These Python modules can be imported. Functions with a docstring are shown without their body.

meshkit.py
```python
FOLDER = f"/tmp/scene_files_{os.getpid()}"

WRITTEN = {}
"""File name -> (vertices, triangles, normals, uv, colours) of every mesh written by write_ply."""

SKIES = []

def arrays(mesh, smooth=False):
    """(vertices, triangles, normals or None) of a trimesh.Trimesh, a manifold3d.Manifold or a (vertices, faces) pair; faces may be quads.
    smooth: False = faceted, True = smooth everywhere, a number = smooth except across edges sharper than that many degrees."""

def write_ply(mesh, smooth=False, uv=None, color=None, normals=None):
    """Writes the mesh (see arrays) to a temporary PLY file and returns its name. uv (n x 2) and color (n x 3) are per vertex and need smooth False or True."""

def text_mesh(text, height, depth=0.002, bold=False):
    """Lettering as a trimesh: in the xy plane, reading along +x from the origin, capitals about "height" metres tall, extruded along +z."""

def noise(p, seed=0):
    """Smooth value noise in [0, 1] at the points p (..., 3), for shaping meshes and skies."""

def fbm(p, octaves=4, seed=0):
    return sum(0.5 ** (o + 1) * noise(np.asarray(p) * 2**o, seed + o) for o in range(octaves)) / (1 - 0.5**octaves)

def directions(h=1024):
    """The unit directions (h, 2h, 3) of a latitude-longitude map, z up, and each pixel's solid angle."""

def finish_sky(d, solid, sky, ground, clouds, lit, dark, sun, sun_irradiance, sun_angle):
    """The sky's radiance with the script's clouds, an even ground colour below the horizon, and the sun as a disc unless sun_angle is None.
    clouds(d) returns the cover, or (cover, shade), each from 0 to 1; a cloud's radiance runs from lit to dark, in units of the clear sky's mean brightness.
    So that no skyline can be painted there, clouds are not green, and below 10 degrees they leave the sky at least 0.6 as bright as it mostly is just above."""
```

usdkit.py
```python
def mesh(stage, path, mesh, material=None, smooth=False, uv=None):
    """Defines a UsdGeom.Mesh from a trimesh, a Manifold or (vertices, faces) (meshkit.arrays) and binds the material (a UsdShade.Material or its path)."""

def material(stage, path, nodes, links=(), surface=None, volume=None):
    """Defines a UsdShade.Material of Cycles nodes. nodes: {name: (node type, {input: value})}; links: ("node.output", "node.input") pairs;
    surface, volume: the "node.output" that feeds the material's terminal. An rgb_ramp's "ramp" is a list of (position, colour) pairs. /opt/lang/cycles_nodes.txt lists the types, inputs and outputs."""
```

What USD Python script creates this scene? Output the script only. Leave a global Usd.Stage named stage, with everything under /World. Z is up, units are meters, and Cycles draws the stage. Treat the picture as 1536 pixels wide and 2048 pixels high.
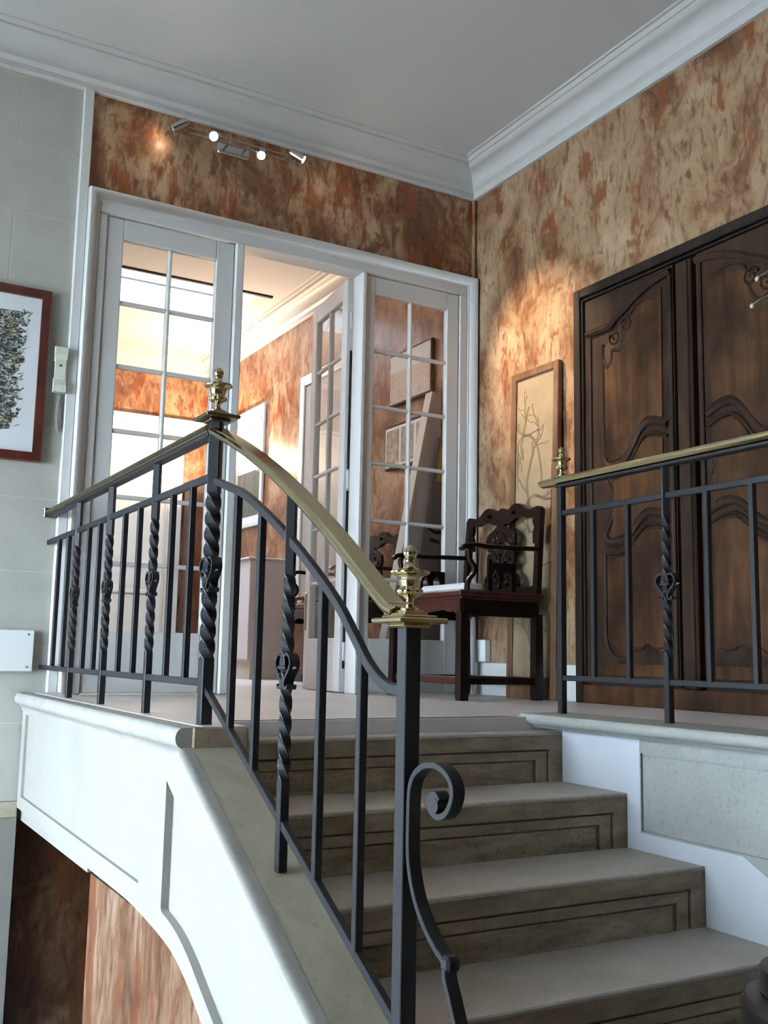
import math, random
import numpy as np
import trimesh
from shapely.geometry import Polygon, box as sbox
from shapely.ops import unary_union
import manifold3d as m3
import usdkit
from pxr import Usd, UsdGeom, UsdLux, UsdShade, Gf, Sdf

random.seed(7)
rng = np.random.default_rng(7)
stage = Usd.Stage.CreateInMemory()
UsdGeom.SetStageUpAxis(stage, 'Z')
UsdGeom.SetStageMetersPerUnit(stage, 1.0)
stage.SetDefaultPrim(UsdGeom.Xform.Define(stage, '/World').GetPrim())
UsdGeom.Scope.Define(stage, '/World/Looks')

# ------------------------------------------------------------------ camera
CAM_Z = 0.204                                   # above the landing floor (z = 0)
YAW, PITCH, ROLL, FPX = 0.517235221, 0.139747494, 0.0194792205, 2038.22415
fw = np.array([math.sin(YAW) * math.cos(PITCH), math.cos(YAW) * math.cos(PITCH), math.sin(PITCH)])
r0 = np.array([math.cos(YAW), -math.sin(YAW), 0.0])
u0 = np.cross(r0, fw)
cr, sr = math.cos(ROLL), math.sin(ROLL)
right, up = cr * r0 + sr * u0, -sr * r0 + cr * u0
cam = UsdGeom.Camera.Define(stage, '/World/camera')
mat = Gf.Matrix4d(*right, 0, *up, 0, *(-fw), 0, 0, 0, CAM_Z, 1)
cam.AddTransformOp().Set(mat)
cam.CreateHorizontalApertureAttr(36.0)
cam.CreateVerticalApertureAttr(48.0)
cam.CreateFocalLengthAttr(36.0 * FPX / 1536.0)
cam.CreateClippingRangeAttr((0.05, 200.0))
cam.CreateExposureAttr(-0.55)

# ------------------------------------------------------------------ sky and daylight
dome = UsdLux.DomeLight.Define(stage, '/World/sky')
dome.CreateColorAttr(Gf.Vec3f(0.75, 0.90, 1.06))
dome.CreateIntensityAttr(14.0)

# ------------------------------------------------------------------ lamps
def spot(name, pos, aim, power, cone, color=(1.0, 0.70, 0.42), radius=0.016, soft=0.6):
    L = UsdLux.SphereLight.Define(stage, '/World/' + name)
    z = -(np.array(aim, float) - pos); z /= np.linalg.norm(z)
    x = np.cross([0, 0, 1.0], z); x /= np.linalg.norm(x) + 1e-9
    y = np.cross(z, x)
    L.AddTransformOp().Set(Gf.Matrix4d(*x, 0, *y, 0, *z, 0, *map(float, pos), 1))
    L.CreateRadiusAttr(radius)
    L.CreateIntensityAttr(power / (4 * math.pi * math.pi * radius * radius) if False else power)
    L.CreateColorAttr(Gf.Vec3f(*color))
    if cone:
        sh = UsdLux.ShapingAPI.Apply(L.GetPrim())
        sh.CreateShapingConeAngleAttr(cone)
        sh.CreateShapingConeSoftnessAttr(soft)
    return L

# ------------------------------------------------------------------ geometry helpers
XR, YB, ZC, ZL = 3.317, 4.80, 3.09, -1.62       # right wall, back wall, ceiling, lower floor
HEAD_Z = 2.916

def cat(*ms):
    ms = [m for m in ms if m is not None]
    return trimesh.util.concatenate(ms)

def bx(x0, x1, y0, y1, z0, z1, c=0.0):
    x0, x1 = sorted((x0, x1)); y0, y1 = sorted((y0, y1)); z0, z1 = sorted((z0, z1))
    c = min(c, (x1 - x0) * .45, (y1 - y0) * .45, (z1 - z0) * .45)
    if c <= 0:
        m = trimesh.creation.box([x1 - x0, y1 - y0, z1 - z0])
        m.apply_translation([(x0 + x1) / 2, (y0 + y1) / 2, (z0 + z1) / 2])
        return m
    pts = []
    for sx, X in ((1, x0), (-1, x1)):
        for sy, Y in ((1, y0), (-1, y1)):
            for sz, Z in ((1, z0), (-1, z1)):
                pts += [(X, Y + sy * c, Z + sz * c), (X + sx * c, Y, Z + sz * c), (X + sx * c, Y + sy * c, Z)]
    return trimesh.convex.convex_hull(np.array(pts))

def plate(poly, axis, a, b):
    """Extrudes a shapely polygon. axis 'x': polygon in (y, z) from x=a to b; 'y': in (x, z); 'z': in (x, y)."""
    out = []
    a, b = min(a, b), max(a, b)
    for g in getattr(poly, 'geoms', [poly]):
        if g.is_empty: continue
        m = trimesh.creation.extrude_polygon(g, b - a, engine='earcut')
        v = np.array(m.vertices)
        if axis == 'x':
            nv = np.c_[v[:, 2] + a, v[:, 0], v[:, 1]]; f = m.faces
        elif axis == 'y':
            nv = np.c_[v[:, 0], v[:, 2] + a, v[:, 1]]; f = m.faces[:, ::-1]
        else:
            nv = np.c_[v[:, 0], v[:, 1], v[:, 2] + a]; f = m.faces
        out.append(trimesh.Trimesh(nv, f, process=False))
    return cat(*out)

def mf(mesh):
    mesh = mesh.copy(); mesh.merge_vertices()
    return m3.Manifold(m3.Mesh(vert_properties=np.array(mesh.vertices, np.float32), tri_verts=np.array(mesh.faces, np.uint32)))

def unmf(m):
    q = m.to_mesh()
    return trimesh.Trimesh(np.array(q.vert_properties[:, :3]), np.array(q.tri_verts), process=False)

def diff(a, *bs):
    m = mf(a)
    for b in bs: m = m - mf(b)
    return unmf(m)

def sweep(profile, path, side, closed_path=False, caps=True):
    """profile: (s, n) points, counter-clockwise; path: 3D points; side: the constant vector the s axis follows."""
    P = np.asarray(path, float); side = np.asarray(side, float)
    d = np.diff(P, axis=0); d /= np.linalg.norm(d, axis=1, keepdims=True)
    n = len(P); pr = np.asarray(profile, float); k = len(pr)
    V = []
    for i in range(n):
        t0 = d[max(i - 1, 0)]; t1 = d[min(i, n - 2)]
        t = t0 + t1; t /= np.linalg.norm(t)
        c = max(0.35, float(t @ t1))
        nn = np.cross(side, t); ln = np.linalg.norm(nn); nn /= ln
        s2 = np.cross(t, nn)
        V.append(P[i] + pr[:, :1] * s2 * 1.0 + pr[:, 1:2] * nn / c)
    V = np.vstack(V); F = []
    for i in range(n - 1):
        for j in range(k):
            a, b = i * k + j, i * k + (j + 1) % k
            F += [(a, b, b + k), (a, b + k, a + k)]
    if caps:
        poly = Polygon(pr)
        vv, ff = trimesh.creation.triangulate_polygon(poly, engine='earcut')
        base = len(V)
        def cap(i, flip):
            nonlocal V
            idx = []
            for q in vv:
                idx.append(int(np.argmin(((pr - q) ** 2).sum(1))) + i * k)
            for tri in ff:
                t_ = [idx[x] for x in tri]
                F.append(tuple(t_[::-1] if flip else t_))
        cap(0, True); cap(n - 1, False)
    m = trimesh.Trimesh(V, np.array(F), process=False)
    if m.volume < 0: m.invert()
    return m

def spline(pts, n=8):
    P = np.asarray(pts, float)
    Q = np.vstack([2 * P[0] - P[1], P, 2 * P[-1] - P[-2]])
    out = []
    for i in range(1, len(Q) - 2):
        p0, p1, p2, p3 = Q[i - 1:i + 3]
        for t in np.arange(n) / n:
            out.append(0.5 * ((2 * p1) + (-p0 + p2) * t + (2 * p0 - 5 * p1 + 4 * p2 - p3) * t ** 2 + (-p0 + 3 * p1 - 3 * p2 + p3) * t ** 3))
    out.append(P[-1])
    return np.array(out)

def rect(w, h, c=0.0, s0=0.0, n0=0.0):
    if c <= 0:
        return [(s0 - w / 2, n0 - h / 2), (s0 + w / 2, n0 - h / 2), (s0 + w / 2, n0 + h / 2), (s0 - w / 2, n0 + h / 2)]
    a, b = w / 2, h / 2
    return [(s0 + x, n0 + y) for x, y in ((-a + c, -b), (a - c, -b), (a, -b + c), (a, b - c), (a - c, b), (-a + c, b), (-a, b - c), (-a, -b + c))]

def lathe(profile, sides=32, lobes=0, amp=None):
    """profile: (r, z) from bottom to top; amp: per point lobe depth."""
    pr = np.asarray(profile, float); k = len(pr)
    th = np.arange(sides) * 2 * np.pi / sides
    V = []
    for i, (r, z) in enumerate(pr):
        rr = r * (1 + (amp[i] * np.abs(np.sin(lobes * th / 2)) - amp[i] * .5 if amp is not None and amp[i] else 0 * th))
        V.append(np.c_[rr * np.cos(th), rr * np.sin(th), np.full(sides, z)])
    V = np.vstack(V + [[[0, 0, pr[0, 1]]], [[0, 0, pr[-1, 1]]]]); F = []
    for i in range(k - 1):
        for j in range(sides):
            a, b = i * sides + j, i * sides + (j + 1) % sides
            F += [(a, b, b + sides), (a, b + sides, a + sides)]
    for j in range(sides):
        F.append((k * sides, (j + 1) % sides, j)); F.append((k * sides + 1, (k - 1) * sides + j, (k - 1) * sides + (j + 1) % sides))
    return trimesh.Trimesh(V, np.array(F), process=False)

def tube(path, r, sides=8, taper=None):
    P = np.asarray(path, float)
    d = np.gradient(P, axis=0); d /= np.linalg.norm(d, axis=1, keepdims=True) + 1e-12
    ref = np.array([0, 0, 1.0]) if abs(d[0, 2]) < .9 else np.array([1.0, 0, 0])
    V = []; th = np.arange(sides) * 2 * np.pi / sides
    a = np.cross(d[0], ref); a /= np.linalg.norm(a)
    R = np.broadcast_to(r if taper is None else np.asarray(taper), (len(P),))
    for i in range(len(P)):
        a = a - d[i] * (a @ d[i]); a /= np.linalg.norm(a); b = np.cross(d[i], a)
        V.append(P[i] + R[i] * (np.cos(th)[:, None] * a + np.sin(th)[:, None] * b))
    n = len(P); V = np.vstack(V + [P[:1], P[-1:]]); F = []
    for i in range(n - 1):
        for j in range(sides):
            p, q = i * sides + j, i * sides + (j + 1) % sides
            F += [(p, q, q + sides), (p, q + sides, p + sides)]
    for j in range(sides):
        F.append((n * sides, (j + 1) % sides, j)); F.append((n * sides + 1, (n - 1) * sides + j, (n - 1) * sides + (j + 1) % sides))
    return trimesh.Trimesh(V, np.array(F), process=False)

def hull(pts): return trimesh.convex.convex_hull(np.asarray(pts, float))

# ------------------------------------------------------------------ prims
used = {}
def numbered(parent, name):
    k = (str(parent), name); n = used.get(k, 0); used[k] = n + 1
    return name if n == 0 else f'{name}_{n:03d}'

def setdata(p, label=None, category=None, group=None, kind=None):
    for k, v in (('label', label), ('category', category), ('group', group), ('kind', kind)):
        if v: p.SetCustomDataByKey(k, v)

BASE = {}
def thing(name, base=(0, 0, 0), label=None, category=None, group=None, kind=None):
    path = '/World/' + numbered('/World', name)
    x = UsdGeom.Xform.Define(stage, path)
    x.AddTranslateOp().Set(Gf.Vec3d(*map(float, base)))
    BASE[path] = np.array(base, float)
    setdata(x.GetPrim(), label, category, group, kind)
    return path

def part(parent, name, mesh, material, label=None, smooth=False, kind=None):
    root = '/World/' + str(parent).split('/')[2]
    path = f'{parent}/{numbered(parent, name)}'
    m = mesh.copy(); m.apply_translation(-BASE[root])
    g = usdkit.mesh(stage, path, m, material, smooth=smooth)
    setdata(g.GetPrim(), label, None, None, kind)
    return path

def struct(name, mesh, material, smooth=False, label=None, category=None):
    path = '/World/' + numbered('/World', name)
    g = usdkit.mesh(stage, path, mesh, material, smooth=smooth)
    BASE[path] = np.zeros(3)
    setdata(g.GetPrim(), label, category, None, 'structure')
    return path

def solo(name, mesh, material, label, category, group=None, smooth=False, kind=None):
    path = '/World/' + numbered('/World', name)
    b = mesh.bounds; base = np.array([(b[0][0] + b[1][0]) / 2, (b[0][1] + b[1][1]) / 2, b[0][2]])
    m = mesh.copy(); m.apply_translation(-base)
    g = usdkit.mesh(stage, path, m, material, smooth=smooth)
    g.AddTranslateOp().Set(Gf.Vec3d(*base)); BASE[path] = base
    setdata(g.GetPrim(), label, category, group, kind)
    return path

def copy_of(src, loc, rz=0, label=None, group=None):
    name = src.split('/')[-1]
    path = '/World/' + numbered('/World', name)
    x = UsdGeom.Xform.Define(stage, path)
    p = x.GetPrim()
    p.GetReferences().AddInternalReference(src)
    x.ClearXformOpOrder()
    x.AddTranslateOp(opSuffix='place').Set(Gf.Vec3d(*map(float, loc)))
    if rz: x.AddRotateZOp(opSuffix='turn').Set(float(rz))
    p.SetInstanceable(True)
    setdata(p, label, stage.GetPrimAtPath(src).GetCustomDataByKey('category'), group)
    return path

# ------------------------------------------------------------------ materials
def mat_(name, nodes, links, surface='p.BSDF'):
    return usdkit.material(stage, '/World/Looks/' + name, nodes, links, surface=surface)

def plain(name, color, rough=0.5, metal=0.0, spec=0.5, bump=0.0, bscale=60, vary=0.0, vscale=3.0, coat=0.0):
    n = {'p': ('principled_bsdf', {'base_color': color, 'roughness': rough, 'metallic': metal, 'specular_ior_level': spec, 'coat_weight': coat})}
    l = []
    if vary or bump:
        n['g'] = ('geometry', {})
    if vary:
        c = np.array(color)
        n['n'] = ('noise_texture', {'scale': vscale, 'detail': 5.0, 'roughness': 0.6})
        n['r'] = ('rgb_ramp', {'ramp': [(0.3, tuple(c * (1 - vary))), (0.7, tuple(np.minimum(c * (1 + vary), 1)))]})
        l += [('g.position', 'n.vector'), ('n.fac', 'r.fac'), ('r.color', 'p.base_color')]
    if bump:
        n['bn'] = ('noise_texture', {'scale': bscale, 'detail': 4.0})
        n['b'] = ('bump', {'strength': bump, 'distance': 0.01})
        l += [('g.position', 'bn.vector'), ('bn.fac', 'b.height'), ('b.normal', 'p.normal')]
    return mat_(name, n, l)

def wallpaper(name, shift=0.0, dark=1.0, rough=0.33, rust=0.0, rot=(0.55, 0.45, 0.0), zs=1.0, tint=(1, .965, .90)):
    """Varnished sponged paper: cream and tan clouds, dark veins and rust blotches brushed on a slant."""
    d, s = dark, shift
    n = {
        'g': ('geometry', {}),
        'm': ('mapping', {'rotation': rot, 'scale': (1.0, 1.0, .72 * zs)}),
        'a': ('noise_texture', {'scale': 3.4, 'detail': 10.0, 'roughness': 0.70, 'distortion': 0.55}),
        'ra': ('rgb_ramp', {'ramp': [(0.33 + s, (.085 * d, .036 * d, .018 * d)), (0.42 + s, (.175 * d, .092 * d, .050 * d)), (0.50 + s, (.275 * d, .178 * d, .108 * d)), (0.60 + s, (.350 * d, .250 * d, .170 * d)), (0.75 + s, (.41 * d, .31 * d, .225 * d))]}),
        'm2': ('mapping', {'rotation': rot, 'scale': (1.3, 1.3, 0.46 * zs), 'location': (3.1, 1.7, 9.2)}),
        'b': ('noise_texture', {'scale': 7.0, 'detail': 6.0, 'roughness': 0.62, 'distortion': 0.35}),
        'rb': ('rgb_ramp', {'ramp': [(0.575 - rust, (0, 0, 0)), (0.64 - rust, (1, 1, 1))]}),
        'mx': ('mix', {'mix_type': 'mix', 'color2': (.185 * d, .052 * d, .017 * d)}),
        'm4': ('mapping', {'rotation': rot, 'scale': (1.2, 1.2, 0.5 * zs), 'location': (7.7, 4.1, 2.3)}),
        'e': ('noise_texture', {'scale': 15.0, 'detail': 5.0, 'roughness': 0.62, 'distortion': 0.5}),
        're': ('rgb_ramp', {'ramp': [(0.57 - rust, (0, 0, 0)), (0.66 - rust, (.75, .75, .75))]}),
        'mx2': ('mix', {'mix_type': 'mix', 'color2': (.115 * d, .040 * d, .016 * d)}),
        'm3': ('mapping', {'scale': (1.0, 1.0, 0.30 * zs), 'rotation': rot}),
        'c': ('noise_texture', {'scale': 36.0, 'detail': 7.0, 'roughness': 0.68, 'distortion': 0.5}),
        'rc': ('rgb_ramp', {'ramp': [(0.36, (.50, .40, .33)), (0.49, (1, 1, 1)), (0.66, (1.0, .99, .96))]}),
        'ti': ('mix', {'mix_type': 'multiply', 'fac': 1.0, 'color2': tint}),
        'mu': ('mix', {'mix_type': 'multiply', 'fac': 0.8}),
        'bp': ('bump', {'strength': 0.22, 'distance': 0.004}),
        'fa': ('math', {'math_type': 'multiply', 'value2': 0.85}),
        'p': ('principled_bsdf', {'roughness': rough, 'specular_ior_level': 0.35}),
    }
    l = [('g.position', 'm.vector'), ('m.vector', 'a.vector'), ('a.fac', 'ra.fac'), ('g.position', 'm2.vector'), ('m2.vector', 'b.vector'), ('b.fac', 'rb.fac'),
         ('rb.color', 'fa.value1'), ('fa.value', 'mx.fac'), ('ra.color', 'mx.color1'), ('g.position', 'm3.vector'), ('m3.vector', 'c.vector'), ('c.fac', 'rc.fac'),
         ('g.position', 'm4.vector'), ('m4.vector', 'e.vector'), ('e.fac', 're.fac'), ('re.color', 'mx2.fac'), ('mx.color', 'mx2.color1'),
         ('mx2.color', 'ti.color1'), ('ti.color', 'mu.color1'), ('rc.color', 'mu.color2'), ('mu.color', 'p.base_color'), ('c.fac', 'bp.height'), ('bp.normal', 'p.normal')]
    return mat_(name, n, l)

def stone(name, c0, c1, c2, scale=5.0, zsquash=1.0, rough=0.55, spots=0.5, bump=0.15):
    n = {
        'g': ('geometry', {}),
        'm': ('mapping', {'scale': (1, 1, zsquash)}),
        'a': ('noise_texture', {'scale': scale, 'detail': 8.0, 'roughness': 0.65, 'distortion': 0.5}),
        'ra': ('rgb_ramp', {'ramp': [(0.32, c0), (0.5, c1), (0.68, c2)]}),
        'b': ('noise_texture', {'scale': 70.0, 'detail': 4.0, 'roughness': 0.7}),
        'rb': ('rgb_ramp', {'ramp': [(0.33, (1 - spots * .6,) * 3), (0.45, (1, 1, 1))]}),
        'mu': ('mix', {'mix_type': 'multiply', 'fac': 1.0}),
        'bp': ('bump', {'strength': bump, 'distance': 0.004}),
        'p': ('principled_bsdf', {'roughness': rough, 'specular_ior_level': 0.4}),
    }
    l = [('g.position', 'm.vector'), ('m.vector', 'a.vector'), ('a.fac', 'ra.fac'), ('g.position', 'b.vector'), ('b.fac', 'rb.fac'),
         ('ra.color', 'mu.color1'), ('rb.color', 'mu.color2'), ('mu.color', 'p.base_color'), ('b.fac', 'bp.height'), ('bp.normal', 'p.normal')]
    return mat_(name, n, l)

def wood(name, c0, c1, c2, scale=6.0, stretch=(1, 1, .12), rough=0.35, spec=0.4, blot=0.5):
    n = {
        'g': ('geometry', {}),
        'm': ('mapping', {'scale': stretch}),
        'a': ('noise_texture', {'scale': scale * 5, 'detail': 6.0, 'roughness': 0.6, 'distortion': 0.7}),
        'ra': ('rgb_ramp', {'ramp': [(0.3, c0), (0.5, c1), (0.7, c2)]}),
        'b': ('noise_texture', {'scale': scale, 'detail': 4.0, 'roughness': 0.6}),
        'rb': ('rgb_ramp', {'ramp': [(0.34, (1 - blot,) * 3), (0.62, (1, 1, 1))]}),
        'mu': ('mix', {'mix_type': 'multiply', 'fac': 1.0}),
        'bp': ('bump', {'strength': 0.12, 'distance': 0.003}),
        'p': ('principled_bsdf', {'roughness': rough, 'specular_ior_level': spec}),
    }
    l = [('g.position', 'm.vector'), ('m.vector', 'a.vector'), ('a.fac', 'ra.fac'), ('g.position', 'b.vector'), ('b.fac', 'rb.fac'),
         ('ra.color', 'mu.color1'), ('rb.color', 'mu.color2'), ('mu.color', 'p.base_color'), ('a.fac', 'bp.height'), ('bp.normal', 'p.normal')]
    return mat_(name, n, l)

M = {}
M['paper'] = wallpaper('wallpaper')
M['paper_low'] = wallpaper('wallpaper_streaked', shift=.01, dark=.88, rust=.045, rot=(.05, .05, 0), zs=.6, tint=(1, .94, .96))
M['paper_far'] = wallpaper('wallpaper_far', shift=.03, dark=1.1, rust=.03, tint=(1, .86, .80))
M['paper_dense'] = wallpaper('wallpaper_dense', shift=0.03, dark=1.25, rust=.05)
M['paper_darkened'] = wallpaper('wallpaper_darkened', shift=0.10, dark=0.50, rough=0.45, rust=.06)  # dark brown paper, with the shade under the landing put into its colour
M['white'] = plain('white_paint', (.64, .645, .635), .42, spec=.4)
M['ceiling'] = plain('ceiling_paint', (.56, .565, .56), .8, spec=.2, bump=.06, bscale=120)
M['cornice'] = plain('cornice_paint', (.55, .555, .55), .5, spec=.35)
M['blocks'] = stone('wall_stone', (.37, .365, .325), (.41, .405, .36), (.435, .43, .385), 3.0, 1, .75, .12, .08)
M['joint'] = plain('joint_mortar', (.56, .555, .50), .9)
M['pier'] = plain('grey_pier_paint', (.215, .205, .185), .8, vary=.05)
M['side'] = stone('pale_stone', (.30, .286, .26), (.322, .307, .28), (.34, .325, .298), 2.5, 1, .6, .06, .05)
M['nose'] = stone('moulded_stone', (.295, .283, .26), (.345, .332, .305), (.375, .36, .333), 6, 1, .6, .18, .1)
M['tread'] = stone('tread_stone', (.395, .355, .31), (.47, .43, .38), (.53, .49, .44), 3.0, 1, .55, .35, .1)
M['riser'] = stone('riser_stone', (.15, .11, .07), (.29, .23, .155), (.42, .35, .26), 4.5, 5.0, .6, .75, .25)
M['riser_frame'] = stone('riser_frame_stone', (.19, .145, .095), (.30, .24, .165), (.40, .33, .24), 5.0, 3.0, .6, .5, .2)
M['stain_shade'] = plain('stain_shade_joint', (.16, .125, .085), .8)  # stain of the riser grooves, also the shadow painted round the stone panel
M['curb'] = stone('curb_stone', (.32, .295, .215), (.39, .36, .27), (.45, .42, .325), 3.5, 1, .6, .25, .1)
M['curb_r'] = stone('grey_green_stone', (.28, .285, .26), (.32, .325, .30), (.35, .355, .33), 4, 1, .6, .4, .1)
M['patch'] = plain('fresh_white_paint', (.56, .575, .62), .6)
M['floor'] = stone('landing_stone', (.70, .65, .645), (.78, .735, .725), (.83, .79, .78), 2.0, 1, .30, .1, .03)
M['joint_dark'] = plain('floor_joint', (.33, .31, .29), .8)
M['lower'] = stone('hall_floor_stone', (.42, .39, .35), (.50, .47, .43), (.56, .53, .49), 2.0, 1, .4, .2, .05)
M['nosing'] = plain('grey_nosing_stone', (.36, .35, .355), .5, vary=.08)
M['iron'] = plain('wrought_iron', (.010, .0105, .014), .46, spec=.36, bump=.05, bscale=90)
M['brass'] = plain('polished_brass', (.60, .525, .32), .11, metal=1.0)
M['brass_dull'] = plain('dull_brass', (.26, .205, .13), .30, metal=1.0)
M['chrome'] = plain('chrome', (.62, .60, .57), .18, metal=1.0)
M['old_wood'] = wood('antique_walnut', (.020, .0100, .0062), (.036, .0185, .0110), (.054, .028, .017), 3.0, rough=.5, spec=.16, blot=.6)
M['panel_wood'] = wood('antique_panel_wood', (.036, .014, .006), (.078, .033, .0130), (.118, .055, .023), 3.2, rough=.48, spec=.18, blot=.72)
M['case_wood'] = wood('dark_casing_wood', (.012, .008, .0065), (.021, .0145, .012), (.030, .021, .017), 4.0, rough=.5, spec=.16, blot=.4)
M['chair_wood'] = wood('blackwood', (.005, .003, .0026), (.009, .0045, .004), (.015, .007, .0055), 8.0, rough=.30, spec=.32, blot=.3)
M['chair_red'] = wood('red_lacquer_wood', (.030, .008, .006), (.052, .013, .010), (.075, .021, .015), 8.0, rough=.32, spec=.4, blot=.3)
M['frame_red'] = wood('mahogany_frame', (.055, .012, .008), (.085, .018, .012), (.11, .026, .018), 6.0, rough=.3, spec=.5, blot=.3)
M['frame_brown'] = wood('brown_frame', (.11, .055, .028), (.17, .088, .046), (.22, .12, .066), 6.0, rough=.4, blot=.4)
M['mat_white'] = plain('mat_board', (.72, .74, .76), .6)
M['silk'] = plain('ochre_silk', (.25, .19, .115), .65, vary=.16, vscale=9.0)
M['silk_line'] = plain('brown_brush_line', (.15, .11, .065), .7)
M['plastic'] = plain('ivory_plastic', (.66, .68, .58), .35)
M['cord'] = plain('grey_cord', (.33, .34, .31), .6)
M['plate'] = plain('white_plate', (.78, .80, .78), .45)
M['screw'] = plain('dark_screw', (.12, .12, .12), .4, metal=.6)
M['cushion'] = plain('pale_cushion_cloth', (.62, .62, .62), .8)
M['black'] = plain('black_gap', (.01, .01, .01), .8)
M['linen'] = plain('linen_board', (.63, .60, .62), .6)
M['grey_sheet'] = plain('grey_sheet', (.26, .25, .28), .5)
M['yellow'] = plain('yellow_print', (.55, .55, .06), .6)
M['marble'] = stone('dark_marble', (.005, .005, .007), (.010, .009, .010), (.040, .022, .013), 9, 1, .34, .2, .05)
M['twig'] = plain('pale_twig', (.34, .31, .25), .6)
M['beige_door'] = plain('beige_door_paint', (.62, .56, .50), .5)
M['door_grey'] = plain('grey_beige_door_paint', (.34, .285, .25), .5)
M['dark_cabinet'] = wood('dark_cabinet_wood', (.05, .018, .010), (.10, .035, .018), (.15, .06, .03), 5, rough=.35)
M['bulb'] = mat_('lamp_face', {'e': ('emission', {'color': (1.0, .86, .66), 'strength': 220.0})}, [], 'e.emission')
M['shade'] = mat_('lamp_bowl', {'e': ('emission', {'color': (1.0, .80, .55), 'strength': 12.0})}, [], 'e.emission')
def pane_mat(name, tint=(.98, .99, .985)):
    return mat_(name, {'t': ('transparent_bsdf', {'color': tint}), 'g': ('glossy_bsdf', {'color': (1, 1, 1), 'roughness': 0.0}), 'f': ('fresnel', {'IOR': 1.5}), 'x': ('mix_closure', {}),
                       'q': ('geometry', {}), 'i': ('math', {'math_type': 'subtract', 'value1': 1.0}), 'k': ('math', {'math_type': 'multiply'})},
                [('q.backfacing', 'i.value2'), ('f.fac', 'k.value1'), ('i.value', 'k.value2'), ('k.value', 'x.fac'), ('t.BSDF', 'x.closure1'), ('g.BSDF', 'x.closure2')], 'x.closure')
M['pane'] = pane_mat('window_glass')

# painted / printed surfaces
M['ink'] = mat_('ink_scribble', {
    'g': ('geometry', {}), 'm': ('mapping', {'scale': (1.0, 1.0, 1.6), 'rotation': (0, .5, 0)}),
    'a': ('noise_texture', {'scale': 32.0, 'detail': 8.0, 'roughness': .7, 'distortion': 2.2}),
    'ra': ('rgb_ramp', {'ramp': [(.44, (.010, .013, .015)), (.51, (.07, .08, .08)), (.55, (.40, .40, .36)), (.62, (.60, .62, .62))]}),
    'y': ('noise_texture', {'scale': 9.0, 'detail': 3.0}), 'ry': ('rgb_ramp', {'ramp': [(.56, (1, 1, 1)), (.64, (1.0, .9, .48))]}),
    'mu': ('mix', {'mix_type': 'multiply', 'fac': 1.0}), 'p': ('principled_bsdf', {'roughness': .6})},
    [('g.position', 'm.vector'), ('m.vector', 'a.vector'), ('a.fac', 'ra.fac'), ('g.position', 'y.vector'), ('y.fac', 'ry.fac'), ('ra.color', 'mu.color1'), ('ry.color', 'mu.color2'), ('mu.color', 'p.base_color')])
def artprint(name, stops, scale=14.0, stretch=(1, 1, 1)):
    return mat_(name, {'g': ('geometry', {}), 'm': ('mapping', {'scale': stretch}), 'a': ('noise_texture', {'scale': scale, 'detail': 6.0, 'roughness': .65, 'distortion': 1.0}),
        'r': ('rgb_ramp', {'ramp': stops}), 'p': ('principled_bsdf', {'roughness': .5})},
        [('g.position', 'm.vector'), ('m.vector', 'a.vector'), ('a.fac', 'r.fac'), ('r.color', 'p.base_color')])
M['art_bw'] = artprint('black_white_print', [(.4, (.04, .04, .045)), (.5, (.3, .3, .28)), (.62, (.7, .68, .66))], 16)
M['art_forest'] = artprint('forest_print', [(.35, (.03, .05, .03)), (.48, (.07, .10, .06)), (.55, (.10, .09, .12)), (.68, (.16, .11, .19))], 9, (1, 1, .25))
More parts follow.
